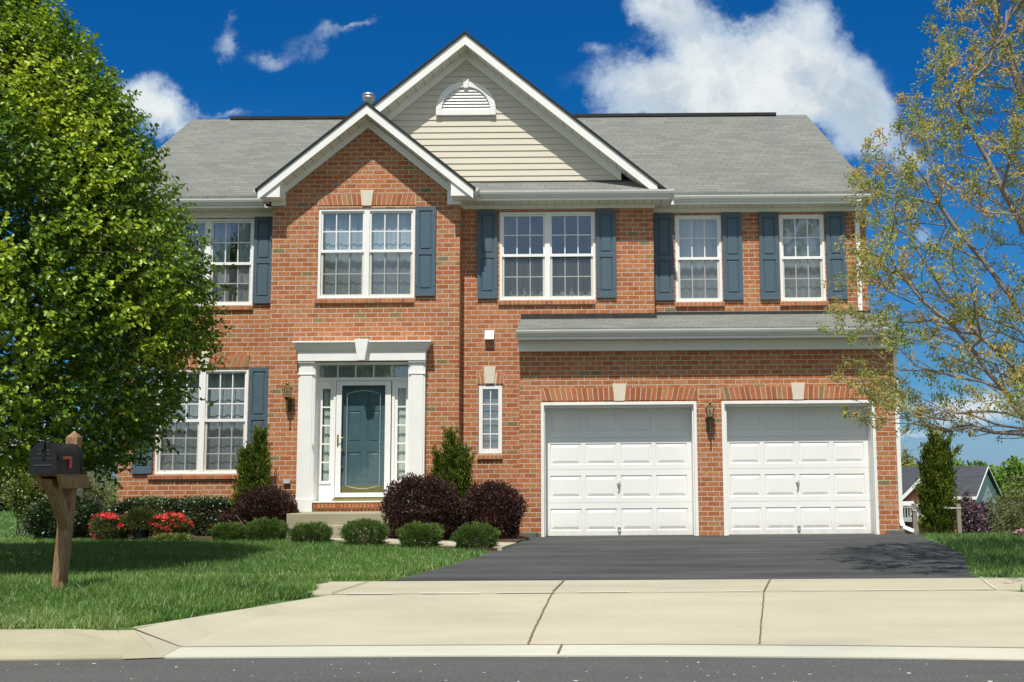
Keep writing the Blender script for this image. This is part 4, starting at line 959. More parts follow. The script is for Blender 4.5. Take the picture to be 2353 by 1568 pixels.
b_ = MB(); xf = xc+hw_+.004; b_.box(xf, xf+.008, 9.12, 9.30, zbx+.125, zbx+.150); b_.box(xf, xf+.008, 9.262, 9.30, zbx+.055, zbx+.125); b_.build('flag', M_RED, mbx)
b_ = MB(); b_.box(xf, xf+.016, 9.07, 9.12, zbx+.11, zbx+.165); b_.build('flag_bracket', M_MBOX, mbx)

# ================================================================== TREES
def skeleton(trunk, targets, lam=.35, seg=.28, bulge=.12, jit=.03, start=2, rng=RNG, limbl=()):
    pos = [np.array(p, float) for p in trunk]; par = [-1]+list(range(len(trunk)-1)); pl = [0.0]
    for i in range(1, len(trunk)): pl.append(pl[-1]+np.linalg.norm(pos[i]-pos[i-1])*.35)
    for lb_ in limbl:
        for a_, b_2 in zip([None]+list(lb_[:-1]), lb_):
            if a_ is None: j0 = min(range(len(trunk)), key=lambda q: np.linalg.norm(pos[q]-b_2))
            p0_ = pos[j0]; kk = max(1, int(np.linalg.norm(b_2-p0_)/.25))
            for w2 in range(1, kk+1):
                pos.append(p0_+(b_2-p0_)*w2/kk+rng.normal(0, .008, 3)); par.append(j0); pl.append(pl[j0]+np.linalg.norm(pos[-1]-pos[j0])*.55); j0 = len(pos)-1
    c = pos[min(start, len(trunk)-1)]; T = sorted(targets, key=lambda q: np.linalg.norm(q-c))
    N = 60000; PA = np.zeros((N, 3)); PL = np.zeros(N); n = len(pos); PA[:n] = pos; PL[:n] = pl; par = par+[0]*(N-len(par)); tips = []
    for tt in T:
        dd = np.linalg.norm(PA[start:n]-tt, axis=1)
        up_ = np.clip(PA[start:n, 2]-tt[2]+.1, 0, None)
        i = start+int(np.argmin(dd+lam*PL[start:n]+1.2*up_)); p0 = PA[i].copy(); L_ = np.linalg.norm(tt-p0); k = max(1, int(round(L_/seg)))
        if n+k >= N: break
        sg = rng.normal(0, jit, 3)
        for j in range(1, k+1):
            s_ = j/k; q = p0+(tt-p0)*s_; q = q+np.array([0, 0, bulge*L_*sin(pi*s_)])+sg*sin(pi*s_)*2+rng.normal(0, jit*.5, 3)*(s_ < 1)
            PA[n] = q; par[n] = i if j == 1 else n-1; PL[n] = PL[par[n]]+np.linalg.norm(q-PA[par[n]]); n += 1
        tips.append(n-1)
    par = np.array(par[:n]); cnt = np.zeros(n); cnt[tips] = 1
    for i in range(n-1, 0, -1): cnt[par[i]] += cnt[i]
    return PA[:n], par, cnt, np.array(tips)
def limbs(PA, par, cnt, r0, ex, mat, parent, name, trunk_n=0, rmax=None):
    i = np.arange(1, len(PA)); R = r0*np.maximum(cnt, 1)**ex
    if rmax: R = np.minimum(R, rmax)
    P0, P1 = PA[par[i]], PA[i]; Ra = np.minimum(R[par[i]], R[i]*1.25); Rb = R[i]
    big_ = Rb > r0*2.2
    V, F = tubes(P0[big_], P1[big_], Ra[big_], Rb[big_], 7); V2, F2 = tubes(P0[~big_], P1[~big_], Ra[~big_], Rb[~big_], 3)
    return npmesh(name, np.concatenate([V, V2]), np.concatenate([F, F2+len(V)]), mat, parent, smooth=True)

# ---- dense ornamental pear on the left
LT = thing('leafy_tree', 'dense broad-leaved green tree filling the left edge beside the house', 'tree', (-7.55, 13.0, -.04))
M_PEAR = m_leaf('pear_leaf', [(0, (.038, .086, .012)), (.35, (.105, .205, .019)), (.7, (.29, .42, .030)), (1.0, (.50, .60, .055))], .36, .34, .5)
tc = np.array([-7.55, 13.0, 0])
def crownR(z):  # radius at height
    return np.interp(z, [1.05, 1.3, 1.7, 2.1, 2.7, 3.4, 4.2, 4.45, 4.9, 5.35, 5.9, 6.4, 7.2, 7.8], [1.95, 2.3, 2.6, 2.82, 2.94, 2.94, 2.68, 2.45, 2.26, 2.05, 1.65, 1.10, .5, .1])
def sampleR(n, fn, z0, z1, inner=.35, seed=3, cl=.16, sc=1.5):
    r = np.random.default_rng(seed); out = []
    while len(out) < n:
        z_ = r.uniform(z0, z1, 4000); a = r.uniform(0, 2*pi, 4000); s_ = np.sqrt(r.uniform(inner**2, 1, 4000)); R = fn(z_)
        keep = r.uniform(0, 3.3, 4000) < R*(.4+.6*s_)
        P = np.stack([R*s_*np.cos(a), R*s_*np.sin(a), z_], 1)
        P[:, :2] *= (1+cl*vnoise(P/np.maximum(1, np.linalg.norm(P, axis=1, keepdims=True))*2, sc, seed))[:, None]
        out += list(P[keep])
    return np.array(out[:n])
T1 = sampleR(520, crownR, 1.2, 7.6, .3, 5, .08)+tc
tr1 = [tc+np.array([0.02*sin(k), 0, z_]) for k, z_ in enumerate(np.arange(-.1, 7.0, .35))]
PA, par, cnt, tips = skeleton(tr1, list(T1), .3, .3, .10, .03, 5)
limbs(PA, par, cnt, .006, .5, M_BARKD, LT, 'trunk', rmax=.13)
def shoots_foliage(base, outward, nleaf, ln, L, W, rng, up=.5, spread=.6, droop=.35):
    """base (n,3), outward (n,3) -> leaf arrays along shoots"""
    n = len(base); D = unit(outward+np.array([0, 0, up])+rng.normal(0, .45, (n, 3)))
    P = []; DD = []; NN = []; idx = []
    for k in range(nleaf):
        s_ = (k+.5)/nleaf
        q = base+D*ln[:, None]*s_; a = rng.normal(0, 1, (n, 3)); side = unit(np.cross(D, a))
        ld = unit(side*1.0+D*spread-np.array([0, 0, droop])+rng.normal(0, .25, (n, 3)))
        P.append(q); DD.append(ld); NN.append(unit(np.array([0, 0, 1.0])+outward*.5+rng.normal(0, .5, (n, 3)))); idx.append(np.arange(n))
    P = np.concatenate(P); DD = np.concatenate(DD); NN = np.concatenate(NN); idx = np.concatenate(idx)
    m = len(P); V, F, k = leafmesh(P, DD, NN, L*rng.uniform(.65, 1.2, m), W*rng.uniform(.7, 1.15, m))
    return V, F, k, idx, m, (base, base+D*ln[:, None])
rg = np.random.default_rng(21)
S1 = sampleR(22000, crownR, 1.1, 7.8, .45, 9, .10)
# clumps: thin out by noise so that the outline and the depth vary
nz_ = vnoise(S1, 2.1, 4); S1 = S1[(nz_ > -.34) | (rg.random(len(S1)) < .22)]
# lighter lower crown: sky shows between the leaves
lo = S1[:, 2] < 2.6; S1 = S1[~(lo & (rg.random(len(S1)) < .30))]
ow = unit(np.concatenate([S1[:, :2], (S1[:, 2:3]-3.2)*.5], 1)); base = S1+tc
V, F, k, idx, m, tw = shoots_foliage(base, ow, 11, rg.uniform(.20, .46, len(base)), .064, .048, rg)
shade_ = .42+.34*vnoise(base, 1.3, 8)+rg.normal(0, .12, len(base))
yel = (vnoise(base*np.array([.6, 1, 2.0]), 1.6, 12) > .0)*.34*(base[:, 1] < 12.6)
va = np.clip((shade_+yel)[idx]+rg.normal(0, .12, m), 0, 1)
npmesh('crown', V, F, M_PEAR, LT, np.repeat(va, k))
Vt, Ft = tubes(tw[0], tw[1], np.full(len(base), .004), np.full(len(base), .002), 3); npmesh('twigs', Vt, Ft, M_BARKD, LT)

# ---- airy maple on the right
RT = thing('young_maple_tree', 'airy spring maple with small ochre and green leaves on the right edge', 'tree', (5.15, 12.0, -.03))
M_MAPLE = m_leaf('maple_leaf', [(0, (.20, .30, .08)), (.3, (.30, .36, .10)), (.55, (.44, .40, .10)), (.8, (.56, .40, .10)), (1.0, (.62, .36, .12))], .5, .42, .35, (1.25, 1.1, .7))
rc = np.array([5.15, 12.0, 0]); rcc = np.array([5.80, 12.0, 0])
def mapleR(z): return np.interp(z, [1.1, 1.6, 2.2, 3.0, 3.8, 4.5, 5.2, 6.0, 6.8, 7.6, 8.3], [2.0, 3.0, 3.35, 3.38, 3.15, 2.95, 2.50, 2.15, 1.75, 1.1, .3])
S2_ = sampleR(3000, mapleR, 1.35, 8.2, .30, 15, .10)
T2 = S2_+rcc
tr2 = [rc+np.array([.02*sin(k*.9)-.02*k, .02*cos(k*.7), z_]) for k, z_ in enumerate(np.arange(-.1, 1.3, .3))]
LIMBS = [[(2353, 962, 12), (2310, 900, 11.95), (2262, 848, 11.9), (2235, 800, 11.85), (2190, 745, 11.8), (2120, 690, 11.75), (2060, 620, 11.7)],
 [(2353, 866, 12.1), (2300, 815, 12.1), (2250, 770, 12.2), (2190, 700, 12.2), (2140, 620, 12.2), (2090, 540, 12.2)],
 [(2420, 900, 12.2), (2380, 780, 12.3), (2320, 680, 12.3), (2260, 600, 12.4), (2190, 520, 12.4), (2130, 420, 12.4)],
 [(2440, 880, 11.9), (2420, 720, 11.7), (2370, 560, 11.6), (2300, 430, 11.5), (2230, 300, 11.5), (2170, 180, 11.5)],
 [(2470, 800, 12.3), (2480, 600, 12.3), (2420, 400, 12.4), (2350, 220, 12.4), (2300, 60, 12.4), (2270, -60, 12.4)],
 [(2520, 800, 12), (2600, 600, 12), (2640, 400, 12), (2660, 200, 12)], [(2560, 900, 12.2), (2700, 780, 12.5), (2820, 640, 12.6)], [(2480, 700, 13), (2460, 500, 13.8), (2440, 300, 14.2)], [(2470, 760, 11.3), (2480, 560, 10.7), (2470, 360, 10.4)]]
PA, par, cnt, tips = skeleton(tr2, list(T2), .60, .26, .05, .022, 2, np.random.default_rng(5), [[at(*q) for q in L_] for L_ in LIMBS])
limbs(PA, par, cnt, .0031, .48, M_BARK, RT, 'trunk', rmax=.085)
fine_ = np.where(cnt <= 2)[0]; fine_ = fine_[fine_ > 60]
rg = np.random.default_rng(33)
bs = np.concatenate([PA[fine_]*f_+PA[par[fine_]]*(1-f_) for f_ in (.2, .5, .75, 1.0)])+rg.normal(0, .030, (4*len(fine_), 3))
keepn = vnoise(bs, 1.7, 5)+rg.normal(0, .35, len(bs)) > -.30; bs = bs[keepn]
nl = 15; ow = unit(bs-rc-np.array([0, 0, 3.0]))
P = np.repeat(bs, nl, 0)+rg.normal(0, .030, (len(bs)*nl, 3)); m = len(P)
D = unit(rg.normal(0, .6, (m, 3))+np.array([0, 0, -.55])+np.repeat(ow, nl, 0)*.4); Nn = unit(rg.normal(0, .7, (m, 3))+np.array([0, -.5, .6]))
V, F, k = leafmesh(P, D, Nn, rg.uniform(.022, .046, m), rg.uniform(.012, .024, m), .3)
cl = np.clip(.43+.35*vnoise(bs, 2.6, 14)+rg.normal(0, .16, len(bs)), 0, 1)
npmesh('crown', V, F, M_MAPLE, RT, np.repeat(np.clip(np.repeat(cl, nl)+rg.normal(0, .12, m), 0, 1), k))

# ================================================================== SHRUBS
def dome(n, rx, ry, h, seed, lump=.10, ls=3.0, inner=.7, pw=2.2, und=.12):
    """points in a mounded shell, returns points (base at 0) and outward"""
    r = np.random.default_rng(seed); d_ = unit(r.normal(size=(n, 3))); d_[:, 2] = np.abs(d_[:, 2])*np.where(r.random(n) < .36, -1, 1)
    s_ = r.uniform(inner, 1, n)**.6*(1+lump*vnoise(d_*1.0, ls, seed))
    p = (np.abs(d_)**pw).sum(1)**(-1/pw); q = d_*p[:, None]*s_[:, None]
    ng = q[:, 2] < 0; k2 = np.where(ng, (1-.28*np.abs(d_[:, 2]))*s_/np.maximum(np.hypot(q[:, 0], q[:, 1]), .05), 1.0)
    zc = h*.45; P = np.stack([q[:, 0]*rx*k2, q[:, 1]*ry*k2, zc+np.where(q[:, 2] > 0, q[:, 2]*(h-zc), q[:, 2]*zc)], 1)
    P[:, 2] = np.maximum(P[:, 2], .02); return P, d_
def shrub(name, label, cat, loc, P, O, L, W, mat, group=None, stems=True, nleaf=1, droop=.0, up=.35, var=None, spread=.45, hexa=False, seed=1, core=None, barkm=None, nstem=16):
    r = np.random.default_rng(seed); T = thing(name, label, cat, loc, group); base = P+np.array(loc)
    n = len(P); P_ = np.repeat(base, nleaf, 0)+r.normal(0, L*.25, (n*nleaf, 3)); O_ = np.repeat(O, nleaf, 0); m = len(P_)
    D = unit(O_*.8+np.array([0, 0, up])+r.normal(0, spread, (m, 3))-np.array([0, 0, droop])); Nn = unit(O_+r.normal(0, .7, (m, 3)))
    V, F, k = leafmesh(P_, D, Nn, L*r.uniform(.7, 1.25, m), W*r.uniform(.7, 1.2, m), .25, hexa)
    vv = .45+.3*vnoise(P*(1.6/max(.2, np.abs(P).max())), 3.0, seed)+r.normal(0, .12, n) if var is None else var(P, r)
    vv = np.clip(np.repeat(vv, nleaf)+r.normal(0, .08, m), 0, 1)
    npmesh('foliage', V, F, mat, T, np.repeat(vv, k))
    if stems:
        idx = r.integers(0, n, nstem); b0 = np.tile(np.array(loc), (nstem, 1))+np.stack([r.normal(0, .04, nstem), r.normal(0, .04, nstem), np.zeros(nstem)], 1); e = np.array(loc)+P[idx]*.92; mid = (b0+e)/2+np.array([0, 0, .05])
        V1, F1 = tubes(b0, mid, np.full(nstem, .012), np.full(nstem, .008), 5); V2, F2 = tubes(mid, e, np.full(nstem, .008), np.full(nstem, .003), 5)
        npmesh('stems', np.concatenate([V1, V2]), np.concatenate([F1, F2+len(V1)]), barkm or M_BARKD, T)
    return T
M_BARB = m_leaf('barberry_leaf', [(0, (.022, .009, .008)), (.5, (.070, .032, .026)), (.8, (.125, .065, .048)), (1, (.21, .13, .085))], .5, .15, .3, (1.2, .9, .8))
M_YEW = m_leaf('spruce_needle', [(0, (.035, .07, .016)), (.5, (.10, .17, .036)), (.85, (.19, .26, .06)), (1, (.27, .30, .08))], .55, .15, .25)
M_ARB = m_leaf('arborvitae_spray', [(0, (.025, .050, .008)), (.4, (.085, .135, .016)), (.75, (.21, .24, .028)), (1, (.36, .34, .07))], .6, .2, .2)
M_BOX = m_leaf('boxwood_leaf', [(0, (.010, .024, .008)), (.5, (.032, .062, .018)), (.8, (.09, .13, .04)), (1, (.26, .31, .13))], .35, .15, .6)
M_AZ = m_leaf('azalea_leaf', [(0, (.05, .07, .02)), (.6, (.12, .14, .045)), (1, (.20, .19, .07))], .5, .2, .3)
M_FLOWER = m_leaf('azalea_flower', [(0, (.50, .022, .026)), (.6, (.80, .065, .060)), (1, (.90, .19, .15))], .6, .25, .2, (1, .7, .7))
M_LOOSE = m_leaf('loose_shrub_leaf', [(0, (.09, .14, .03)), (.5, (.20, .26, .06)), (1, (.38, .40, .14))], .5, .3, .4)
M_PINE = m_leaf('pine_needle', [(0, (.03, .045, .012)), (.5, (.075, .095, .025)), (1, (.13, .14, .04))], .5, .2, .3)
# dark red barberries
def barb_var(P, r): return np.clip(.42+.25*vnoise(P, 9.0, 3)+r.normal(0, .2, len(P)), 0, 1)
def barberry(px, ybase, rx, h, d_, seed, label, n=5200):
    c = at(px, 1200, d_); n = int(n*1.7); P, O = dome(n, rx, rx*.9, h, seed, .10, 4.0, .5)
    # broken up by short upright shoots
    r = np.random.default_rng(seed); P = P+O*(.045*np.clip(vnoise(P, 16.0, seed)*2, -1, 1))[:, None]
    return shrub('barberry_shrub', label, 'shrub', (c[0], d_, .03), P, O, .030, .018, M_BARB, 'dark red barberry bushes by the entrance', nleaf=3, var=barb_var, up=.5, seed=seed, nstem=30)
barberry(968, 1243, .585, .98, 18.05, 41, 'largest dark red barberry bush, right of the front steps', 8000)
barberry(1131, 1243, .495, .84, 18.2, 42, 'dark red barberry bush against the garage corner', 6500)
T_ = barberry(612, 1225, .50, .80, 19.0, 43, 'straggly dark red barberry bush left of the front steps', 5200)
P, O = dome(2200, .28, .26, .52, 44, .2, 4, .6); r4 = np.random.default_rng(4)
P = P+np.array([-.48, .1, 0]); Pw = P+np.array(T_.location); D = unit(O+np.array([0, 0, .5])+r4.normal(0, .45, P.shape)); V, F, k = leafmesh(Pw, D, unit(O+r4.normal(0, .7, P.shape)), .04, .022, .25, False)
npmesh('low_branches', V, F, M_BARB, T_, np.repeat(barb_var(P, r4), k))
b_ = MB()
for k_ in range(5): x_ = T_.location.x-.35+.12*k_; b_.tube([(T_.location.x-.1+.04*k_, 18.7, .03), (x_, 18.62, .22), (x_-.15, 18.6, .34+.08*(k_ % 2))], [.009, .007, .004], 5)
b_.build('bare_stems', M_BARK, T_)
# low green mounds
for i, (px, yb, hwp, yt, d_, lb) in enumerate([
    (528, 1240, 40, 1207, 18.3, 'leftmost low green mounded shrub, beneath the red barberry'), (612, 1240, 46, 1198, 18.2, 'shaggy green mounded shrub second from the left in the front row'),
    (715, 1244, 46, 1208, 17.6, 'low green mounded shrub in front of the left end of the steps'), (838, 1250, 52, 1203, 16.9, 'spiky topped green shrub right in front of the concrete steps'),
    (966, 1254, 48, 1212, 16.4, 'rounded green shrub in front of the largest barberry'), (1092, 1257, 51, 1213, 16.0, 'rightmost low green shrub, at the grass edge by the driveway')]):
    c = at(px, 1230, d_); sc = d_/FPX; rx = hwp*sc; h = (yb-yt)*sc+.02
    P, O = dome(2600, rx, rx*.8, h, 60+i, .16, 5.0, .6, 2.6); spike = (vnoise(P, 26.0, i) > .1)*O[:, 2].clip(0, 1)*.035; P[:, 2] += spike
    shrub('green_shrub', lb, 'shrub', (c[0], d_, .02), P, O, .034, .008, M_YEW, 'low green shrubs along the front bed', nleaf=5, up=.75, spread=.35, seed=60+i)
# arborvitae
def arbor(px, d_, zb, h, rr, seed, label, tops, n=5200, group=None, L=.050, W=.021, name='arborvitae'):
    """narrow evergreen made of several upright flame shaped leaders; tops = (dx, height fraction, radius)"""
    c = at(px, 1200, d_); r = np.random.default_rng(seed); PP = []; OO = []; BR = []
    tot = sum(q[1]*q[2] for q in tops)
    for dx, hf, rf, z0 in tops:
        m_ = int(n/26*hf*rf/tot); zz = r.uniform(0, 1, m_)**.85; hh_ = h*hf
        R = rr*rf*np.interp(zz, [0, .08, .35, .7, .9, 1], [.72, .92, 1, .70, .36, .04]); a = r.uniform(0, 2*pi, m_); s_ = r.uniform(.25, .95, m_)
        b0 = np.stack([dx+R*s_*np.cos(a), R*s_*np.sin(a)*.9, z0+zz*(hh_-z0)*.93], 1); out_ = np.stack([np.cos(a), np.sin(a), np.zeros(m_)], 1)
        pd = unit(out_*r.uniform(.15, .75, (m_, 1))+np.array([0, 0, 1.0])+r.normal(0, .12, (m_, 3))); pl_ = r.uniform(.10, .26, m_); br = r.normal(0, .16, m_)
        for k in range(26):
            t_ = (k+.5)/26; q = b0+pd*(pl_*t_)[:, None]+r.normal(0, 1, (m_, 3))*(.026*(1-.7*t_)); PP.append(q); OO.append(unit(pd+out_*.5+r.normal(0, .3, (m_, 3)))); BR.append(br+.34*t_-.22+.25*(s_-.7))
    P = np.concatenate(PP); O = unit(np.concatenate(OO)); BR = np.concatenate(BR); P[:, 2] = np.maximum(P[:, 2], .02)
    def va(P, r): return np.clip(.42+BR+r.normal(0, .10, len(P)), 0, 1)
    return shrub(name, label, 'evergreen', (c[0], d_, zb), P, O, L, W, M_ARB, group, nleaf=1, up=.7, spread=.32, var=va, seed=seed, nstem=8)
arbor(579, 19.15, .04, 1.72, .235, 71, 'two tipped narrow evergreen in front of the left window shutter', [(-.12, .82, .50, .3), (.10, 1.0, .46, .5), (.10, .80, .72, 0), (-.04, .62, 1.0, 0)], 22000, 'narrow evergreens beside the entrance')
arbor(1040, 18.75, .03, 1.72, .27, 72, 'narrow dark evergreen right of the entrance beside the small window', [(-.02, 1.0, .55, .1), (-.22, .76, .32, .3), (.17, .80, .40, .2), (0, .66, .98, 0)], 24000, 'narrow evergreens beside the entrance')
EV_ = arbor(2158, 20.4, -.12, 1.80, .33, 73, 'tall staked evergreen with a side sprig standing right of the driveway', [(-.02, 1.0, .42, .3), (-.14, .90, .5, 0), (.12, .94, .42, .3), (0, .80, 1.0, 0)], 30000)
P = EV_.location; r5 = np.random.default_rng(8); q = np.stack([r5.uniform(.12, .42, 240), r5.normal(0, .05, 240), np.zeros(240)], 1); q[:, 2] = 1.28+(q[:, 0]-.12)*.95+r5.normal(0, .035, 240)
V, F, k = leafmesh(q+np.array(P), unit(np.array([[.7, 0, .7]])+r5.normal(0, .5, q.shape)), unit(r5.normal(size=q.shape)), .06, .03, .25, False); npmesh('side_sprig', V, F, M_ARB, EV_, np.repeat(r5.uniform(.2, .8, 240), k))
# stakes with rope
for px, lb, sg in ((2101, 'grey wooden tree stake between garage wall and evergreen, with loose white tie', -1), (2204, 'grey wooden tree stake right of the tall evergreen, with white tie', 1)):
    c = at(px, 1200, 20.1); zb = -.12; S = thing('tree_stake', lb, 'stake', (c[0], 20.1, zb), 'stakes holding the evergreen')
    b_ = MB(); ln_ = -.01*sg; zt2 = at(px, 1158, 20.1)[2]
    b_.loft([(c[0]+sx*.035, 20.1+sy*.035, zb-.2) for sx, sy in ((-1, -1), (1, -1), (1, 1), (-1, 1))], [(c[0]+ln_+sx*.035, 20.1+sy*.035, zt2) for sx, sy in ((-1, -1), (1, -1), (1, 1), (-1, 1))]); b_.build('post', M_STAKE, S)
    b_ = MB(); zr = at(px, 1168 if sg > 0 else 1174, 20.1)[2]
    b_.tube([(c[0]+.045*cos(a), 20.1+.045*sin(a), zr) for a in np.linspace(0, 6.28, 9)], .008, 5)
    if sg > 0: b_.tube([(c[0]-.04, 20.07, zr), (c[0]-.14, 20.1, zr+.01), (c[0]-.26, 20.2, zr+.03)], .006, 5); b_.tube([(c[0]-.04, 20.07, zr), (c[0]-.16, 20.1, zr), (c[0]-.25, 20.2, zr-.0)], .006, 5)
    else:
        b_.tube([(c[0]-.01, 20.06, zr), (c[0]-.06, 20.05, zr+.06), (c[0]-.12, 20.04, zr+.10)], .007, 5); b_.tube([(c[0]-.02, 20.06, zr), (c[0]-.04, 20.05, zr+.07), (c[0]-.06, 20.04, zr+.13)], .006, 5); b_.tube([(c[0]+.02, 20.06, zr), (c[0]+.10, 20.1, zr-.06), (c[0]+.2, 20.2, zr-.10)], .007, 5)
    b_.build('rope', M_ROPE, S)
# hedge along the wall
def hedge(name, label, x0, x1, y0, y1, z0, h, n, seed, mat=None):
    r = np.random.default_rng(seed); P = np.stack([r.uniform(x0, x1, n), r.uniform(y0, y1, n), r.uniform(0, h, n)], 1)
    cx_, cy_ = (x0+x1)/2, (y0+y1)/2; face = r.random(n)
    P[:, 1] = np.where(face < .6, y0+r.uniform(0, .12, n), P[:, 1]); P[:, 2] = np.where((face >= .6) & (face < .9), h-r.uniform(0, .10, n), P[:, 2])
    b1 = vnoise(P, 5.0, seed); P[:, 1] -= .07*b1*(face < .6); P[:, 2] += .04*b1*(face >= .6)
    edge = np.minimum((P[:, 0]-x0), (x1-P[:, 0])).clip(0, .25)/.25; P[:, 2] *= .8+.2*edge; P[:, 1] += (1-edge)*.12
    O = np.where((face < .6)[:, None], np.array([[0, -1, .2]]), np.array([[0, -.2, 1.0]]))
    T = thing(name, label, 'hedge', ((x0+x1)/2, (y0+y1)/2, z0)); Pw = np.repeat(P+np.array([0, 0, z0]), 2, 0)+r.normal(0, .02, (2*n, 3)); O2 = np.repeat(O, 2, 0); m = 2*n
    V, F, k = leafmesh(Pw, unit(O2*.5+r.normal(0, .7, (m, 3))+np.array([0, 0, .3])), unit(O2+r.normal(0, .6, (m, 3))), r.uniform(.028, .05, m), r.uniform(.018, .028, m), .2, False)
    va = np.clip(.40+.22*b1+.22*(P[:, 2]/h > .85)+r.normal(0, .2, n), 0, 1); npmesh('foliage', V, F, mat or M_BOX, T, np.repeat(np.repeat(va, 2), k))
    b_ = MB()
    for i in range(int((x1-x0)/.3)): xx = x0+.15+i*.3; b_.tube([(xx, (y0+y1)/2, z0-.02), (xx+.05, (y0+y1)/2, z0+h*.7)], [.014, .006], 5)
    b_.build('stems', M_BARKD, T); return T
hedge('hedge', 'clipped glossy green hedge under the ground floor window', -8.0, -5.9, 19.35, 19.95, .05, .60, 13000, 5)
c = at(140, 1200, 19.2); P, O = dome(5200, .56, .5, .72, 91, .12, 3.0, .6)
shrub('glossy_shrub', 'round dark glossy green shrub at the left end of the hedge, behind the mailbox post', 'shrub', (c[0], 19.2, .03), P, O, .055, .026, M_BOX, nleaf=2, seed=91, nstem=24)
# azaleas
for i, (px, yt, lb) in enumerate([(253, 1190, 'red flowering azalea left of the potted plant'), (392, 1187, 'red flowering azalea right of the potted plant')]):
    c = at(px, 1215, 18.75); h = .40; P, O = dome(4200, .30, .28, h, 95+i, .16, 4, .5)
    A_ = shrub('azalea', lb, 'shrub', (c[0], 18.75, .03), P, O, .030, .016, M_AZ, 'red azaleas in the left bed', nleaf=2, seed=95+i)
    P, O = dome(1500, .30, .28, h+.02, 195+i, .16, 4, .93); kk = (vnoise(P*np.array([1, 1, 2.6]), 11.0, 7+i)+1.0*(P[:, 2]/h)-.55 > .18); P, O = P[kk], O[kk]
    r6 = np.random.default_rng(i); Pw = np.repeat(P, 4, 0)+np.array(A_.location)+r6.normal(0, .008, (4*len(P), 3)); D = unit(r6.normal(0, .8, Pw.shape)+np.repeat(O, 4, 0)*.6)
    V, F, k = leafmesh(Pw, D, np.repeat(O, 4, 0)+r6.normal(0, .3, Pw.shape), .028, .022, .15, False); npmesh('flowers', V, F, M_FLOWER, A_, np.repeat(np.repeat(r6.random(len(P)), 4), k))
# potted shrub
c = at(324, 1225, 18.7); PT = thing('potted_plant', 'small bushy green plant in a black pot between the red azaleas', 'potted plant', (c[0], 18.7, .03))
b_ = MB(); b_.lathe((c[0], 18.7, .03), [(.10, 0), (.135, .17), (.145, .17), (.145, .195), (.125, .195), (.12, .16)], 18); b_.build('pot', M_BLACK, PT, smooth=False)
P, O = dome(1500, .25, .22, .34, 99, .2, 4, .4); r6 = np.random.default_rng(12); Pw = np.repeat(P+np.array([c[0], 18.7, .19]), 3, 0)+r6.normal(0, .012, (3*len(P), 3))
V, F, k = leafmesh(Pw, unit(np.repeat(O, 3, 0)+np.array([0, 0, .6])+r6.normal(0, .4, Pw.shape)), unit(r6.normal(size=Pw.shape)), .045, .010, .1, False); npmesh('foliage', V, F, M_PINE, PT, np.repeat(np.clip(np.repeat(r6.normal(.5, .2, len(P)), 3), 0, 1), k))
# low yellow-green ground cover and small stone
c = at(397, 1236, 18.4); P, O = dome(900, .28, .12, .09, 102, .2, 4, .5); shrub('ground_plant', 'low yellow-green spreading plant in front of the right azalea', 'plant', (c[0], 18.4, .03), P, O, .04, .014, M_LOOSE, nleaf=2, seed=102, stems=False)
c = at(559, 1238, 18.45); b_ = MB(); b_.lathe((c[0], 18.45, .03), [(.05, 0), (.055, .02), (.03, .045), (.001, .05)], 9); tag(b_.build('garden_stone', M_KEY, smooth=True), 'pale stone lying in the bed left of the green mounds', 'stone')
# tall loose shrub at the house corner
def loose(px0, px1, ytop, d_, n, seed, label, mat, lean=0, name='loose_shrub', L=.045, W=.02, twigs=60):
    a, b = at(px0, 1100, d_), at(px1, 1100, d_); xc_, hwid = (a[0]+b[0])/2, (b[0]-a[0])/2; h = at((px0+px1)/2, ytop, d_)[2]-.03; r = np.random.default_rng(seed)
    T = thing(name, label, 'shrub', (xc_, d_, .03)); base = np.array([xc_, d_, .03])
    th = r.uniform(-1, 1, twigs); ph = r.uniform(-1, 1, twigs); ends = base+np.stack([th*hwid, ph*.6, h*np.sqrt(np.clip(1-(th**2)*.75, .1, 1))*r.uniform(.65, 1, twigs)], 1)
    st_ = base+np.stack([r.normal(0, .12, twigs), r.normal(0, .1, twigs), np.zeros(twigs)], 1); mid = st_*.45+ends*.55+np.stack([-th*hwid*.15, np.zeros(twigs), np.full(twigs, .1*h)], 1)
    V1, F1 = tubes(st_, mid, np.full(twigs, .011), np.full(twigs, .007), 4); V2, F2 = tubes(mid, ends, np.full(twigs, .007), np.full(twigs, .002), 4)
    npmesh('stems', np.concatenate([V1, V2]), np.concatenate([F1, F2+len(V1)]), M_BARK, T)
    s_ = r.uniform(.25, 1.03, n); i = r.integers(0, twigs, n); P = np.where((s_ < .55)[:, None], st_[i]+(mid[i]-st_[i])*(s_/.55)[:, None], mid[i]+(ends[i]-mid[i])*((s_-.55)/.45)[:, None])+r.normal(0, .055, (n, 3))
    V, F, k = leafmesh(P, unit(r.normal(0, .6, (n, 3))+np.array([0, 0, .5])), unit(r.normal(size=(n, 3))+np.array([0, -.6, .6])), L*r.uniform(.6, 1.2, n), W*r.uniform(.7, 1.2, n), .2, False)
    npmesh('foliage', V, F, mat, T, np.repeat(np.clip(.5+.3*vnoise(P, 3, seed)+r.normal(0, .15, n), 0, 1), k)); return T
loose(20, 150, 1035, 20.6, 17000, 111, 'bright yellow-green loose shrub behind the mailbox', M_LOOSE, L=.062, W=.028, twigs=110)
loose(130, 285, 1040, 20.2, 3600, 112, 'sparse twiggy shrub in front of the house corner', M_LOOSE, L=.038, twigs=120)

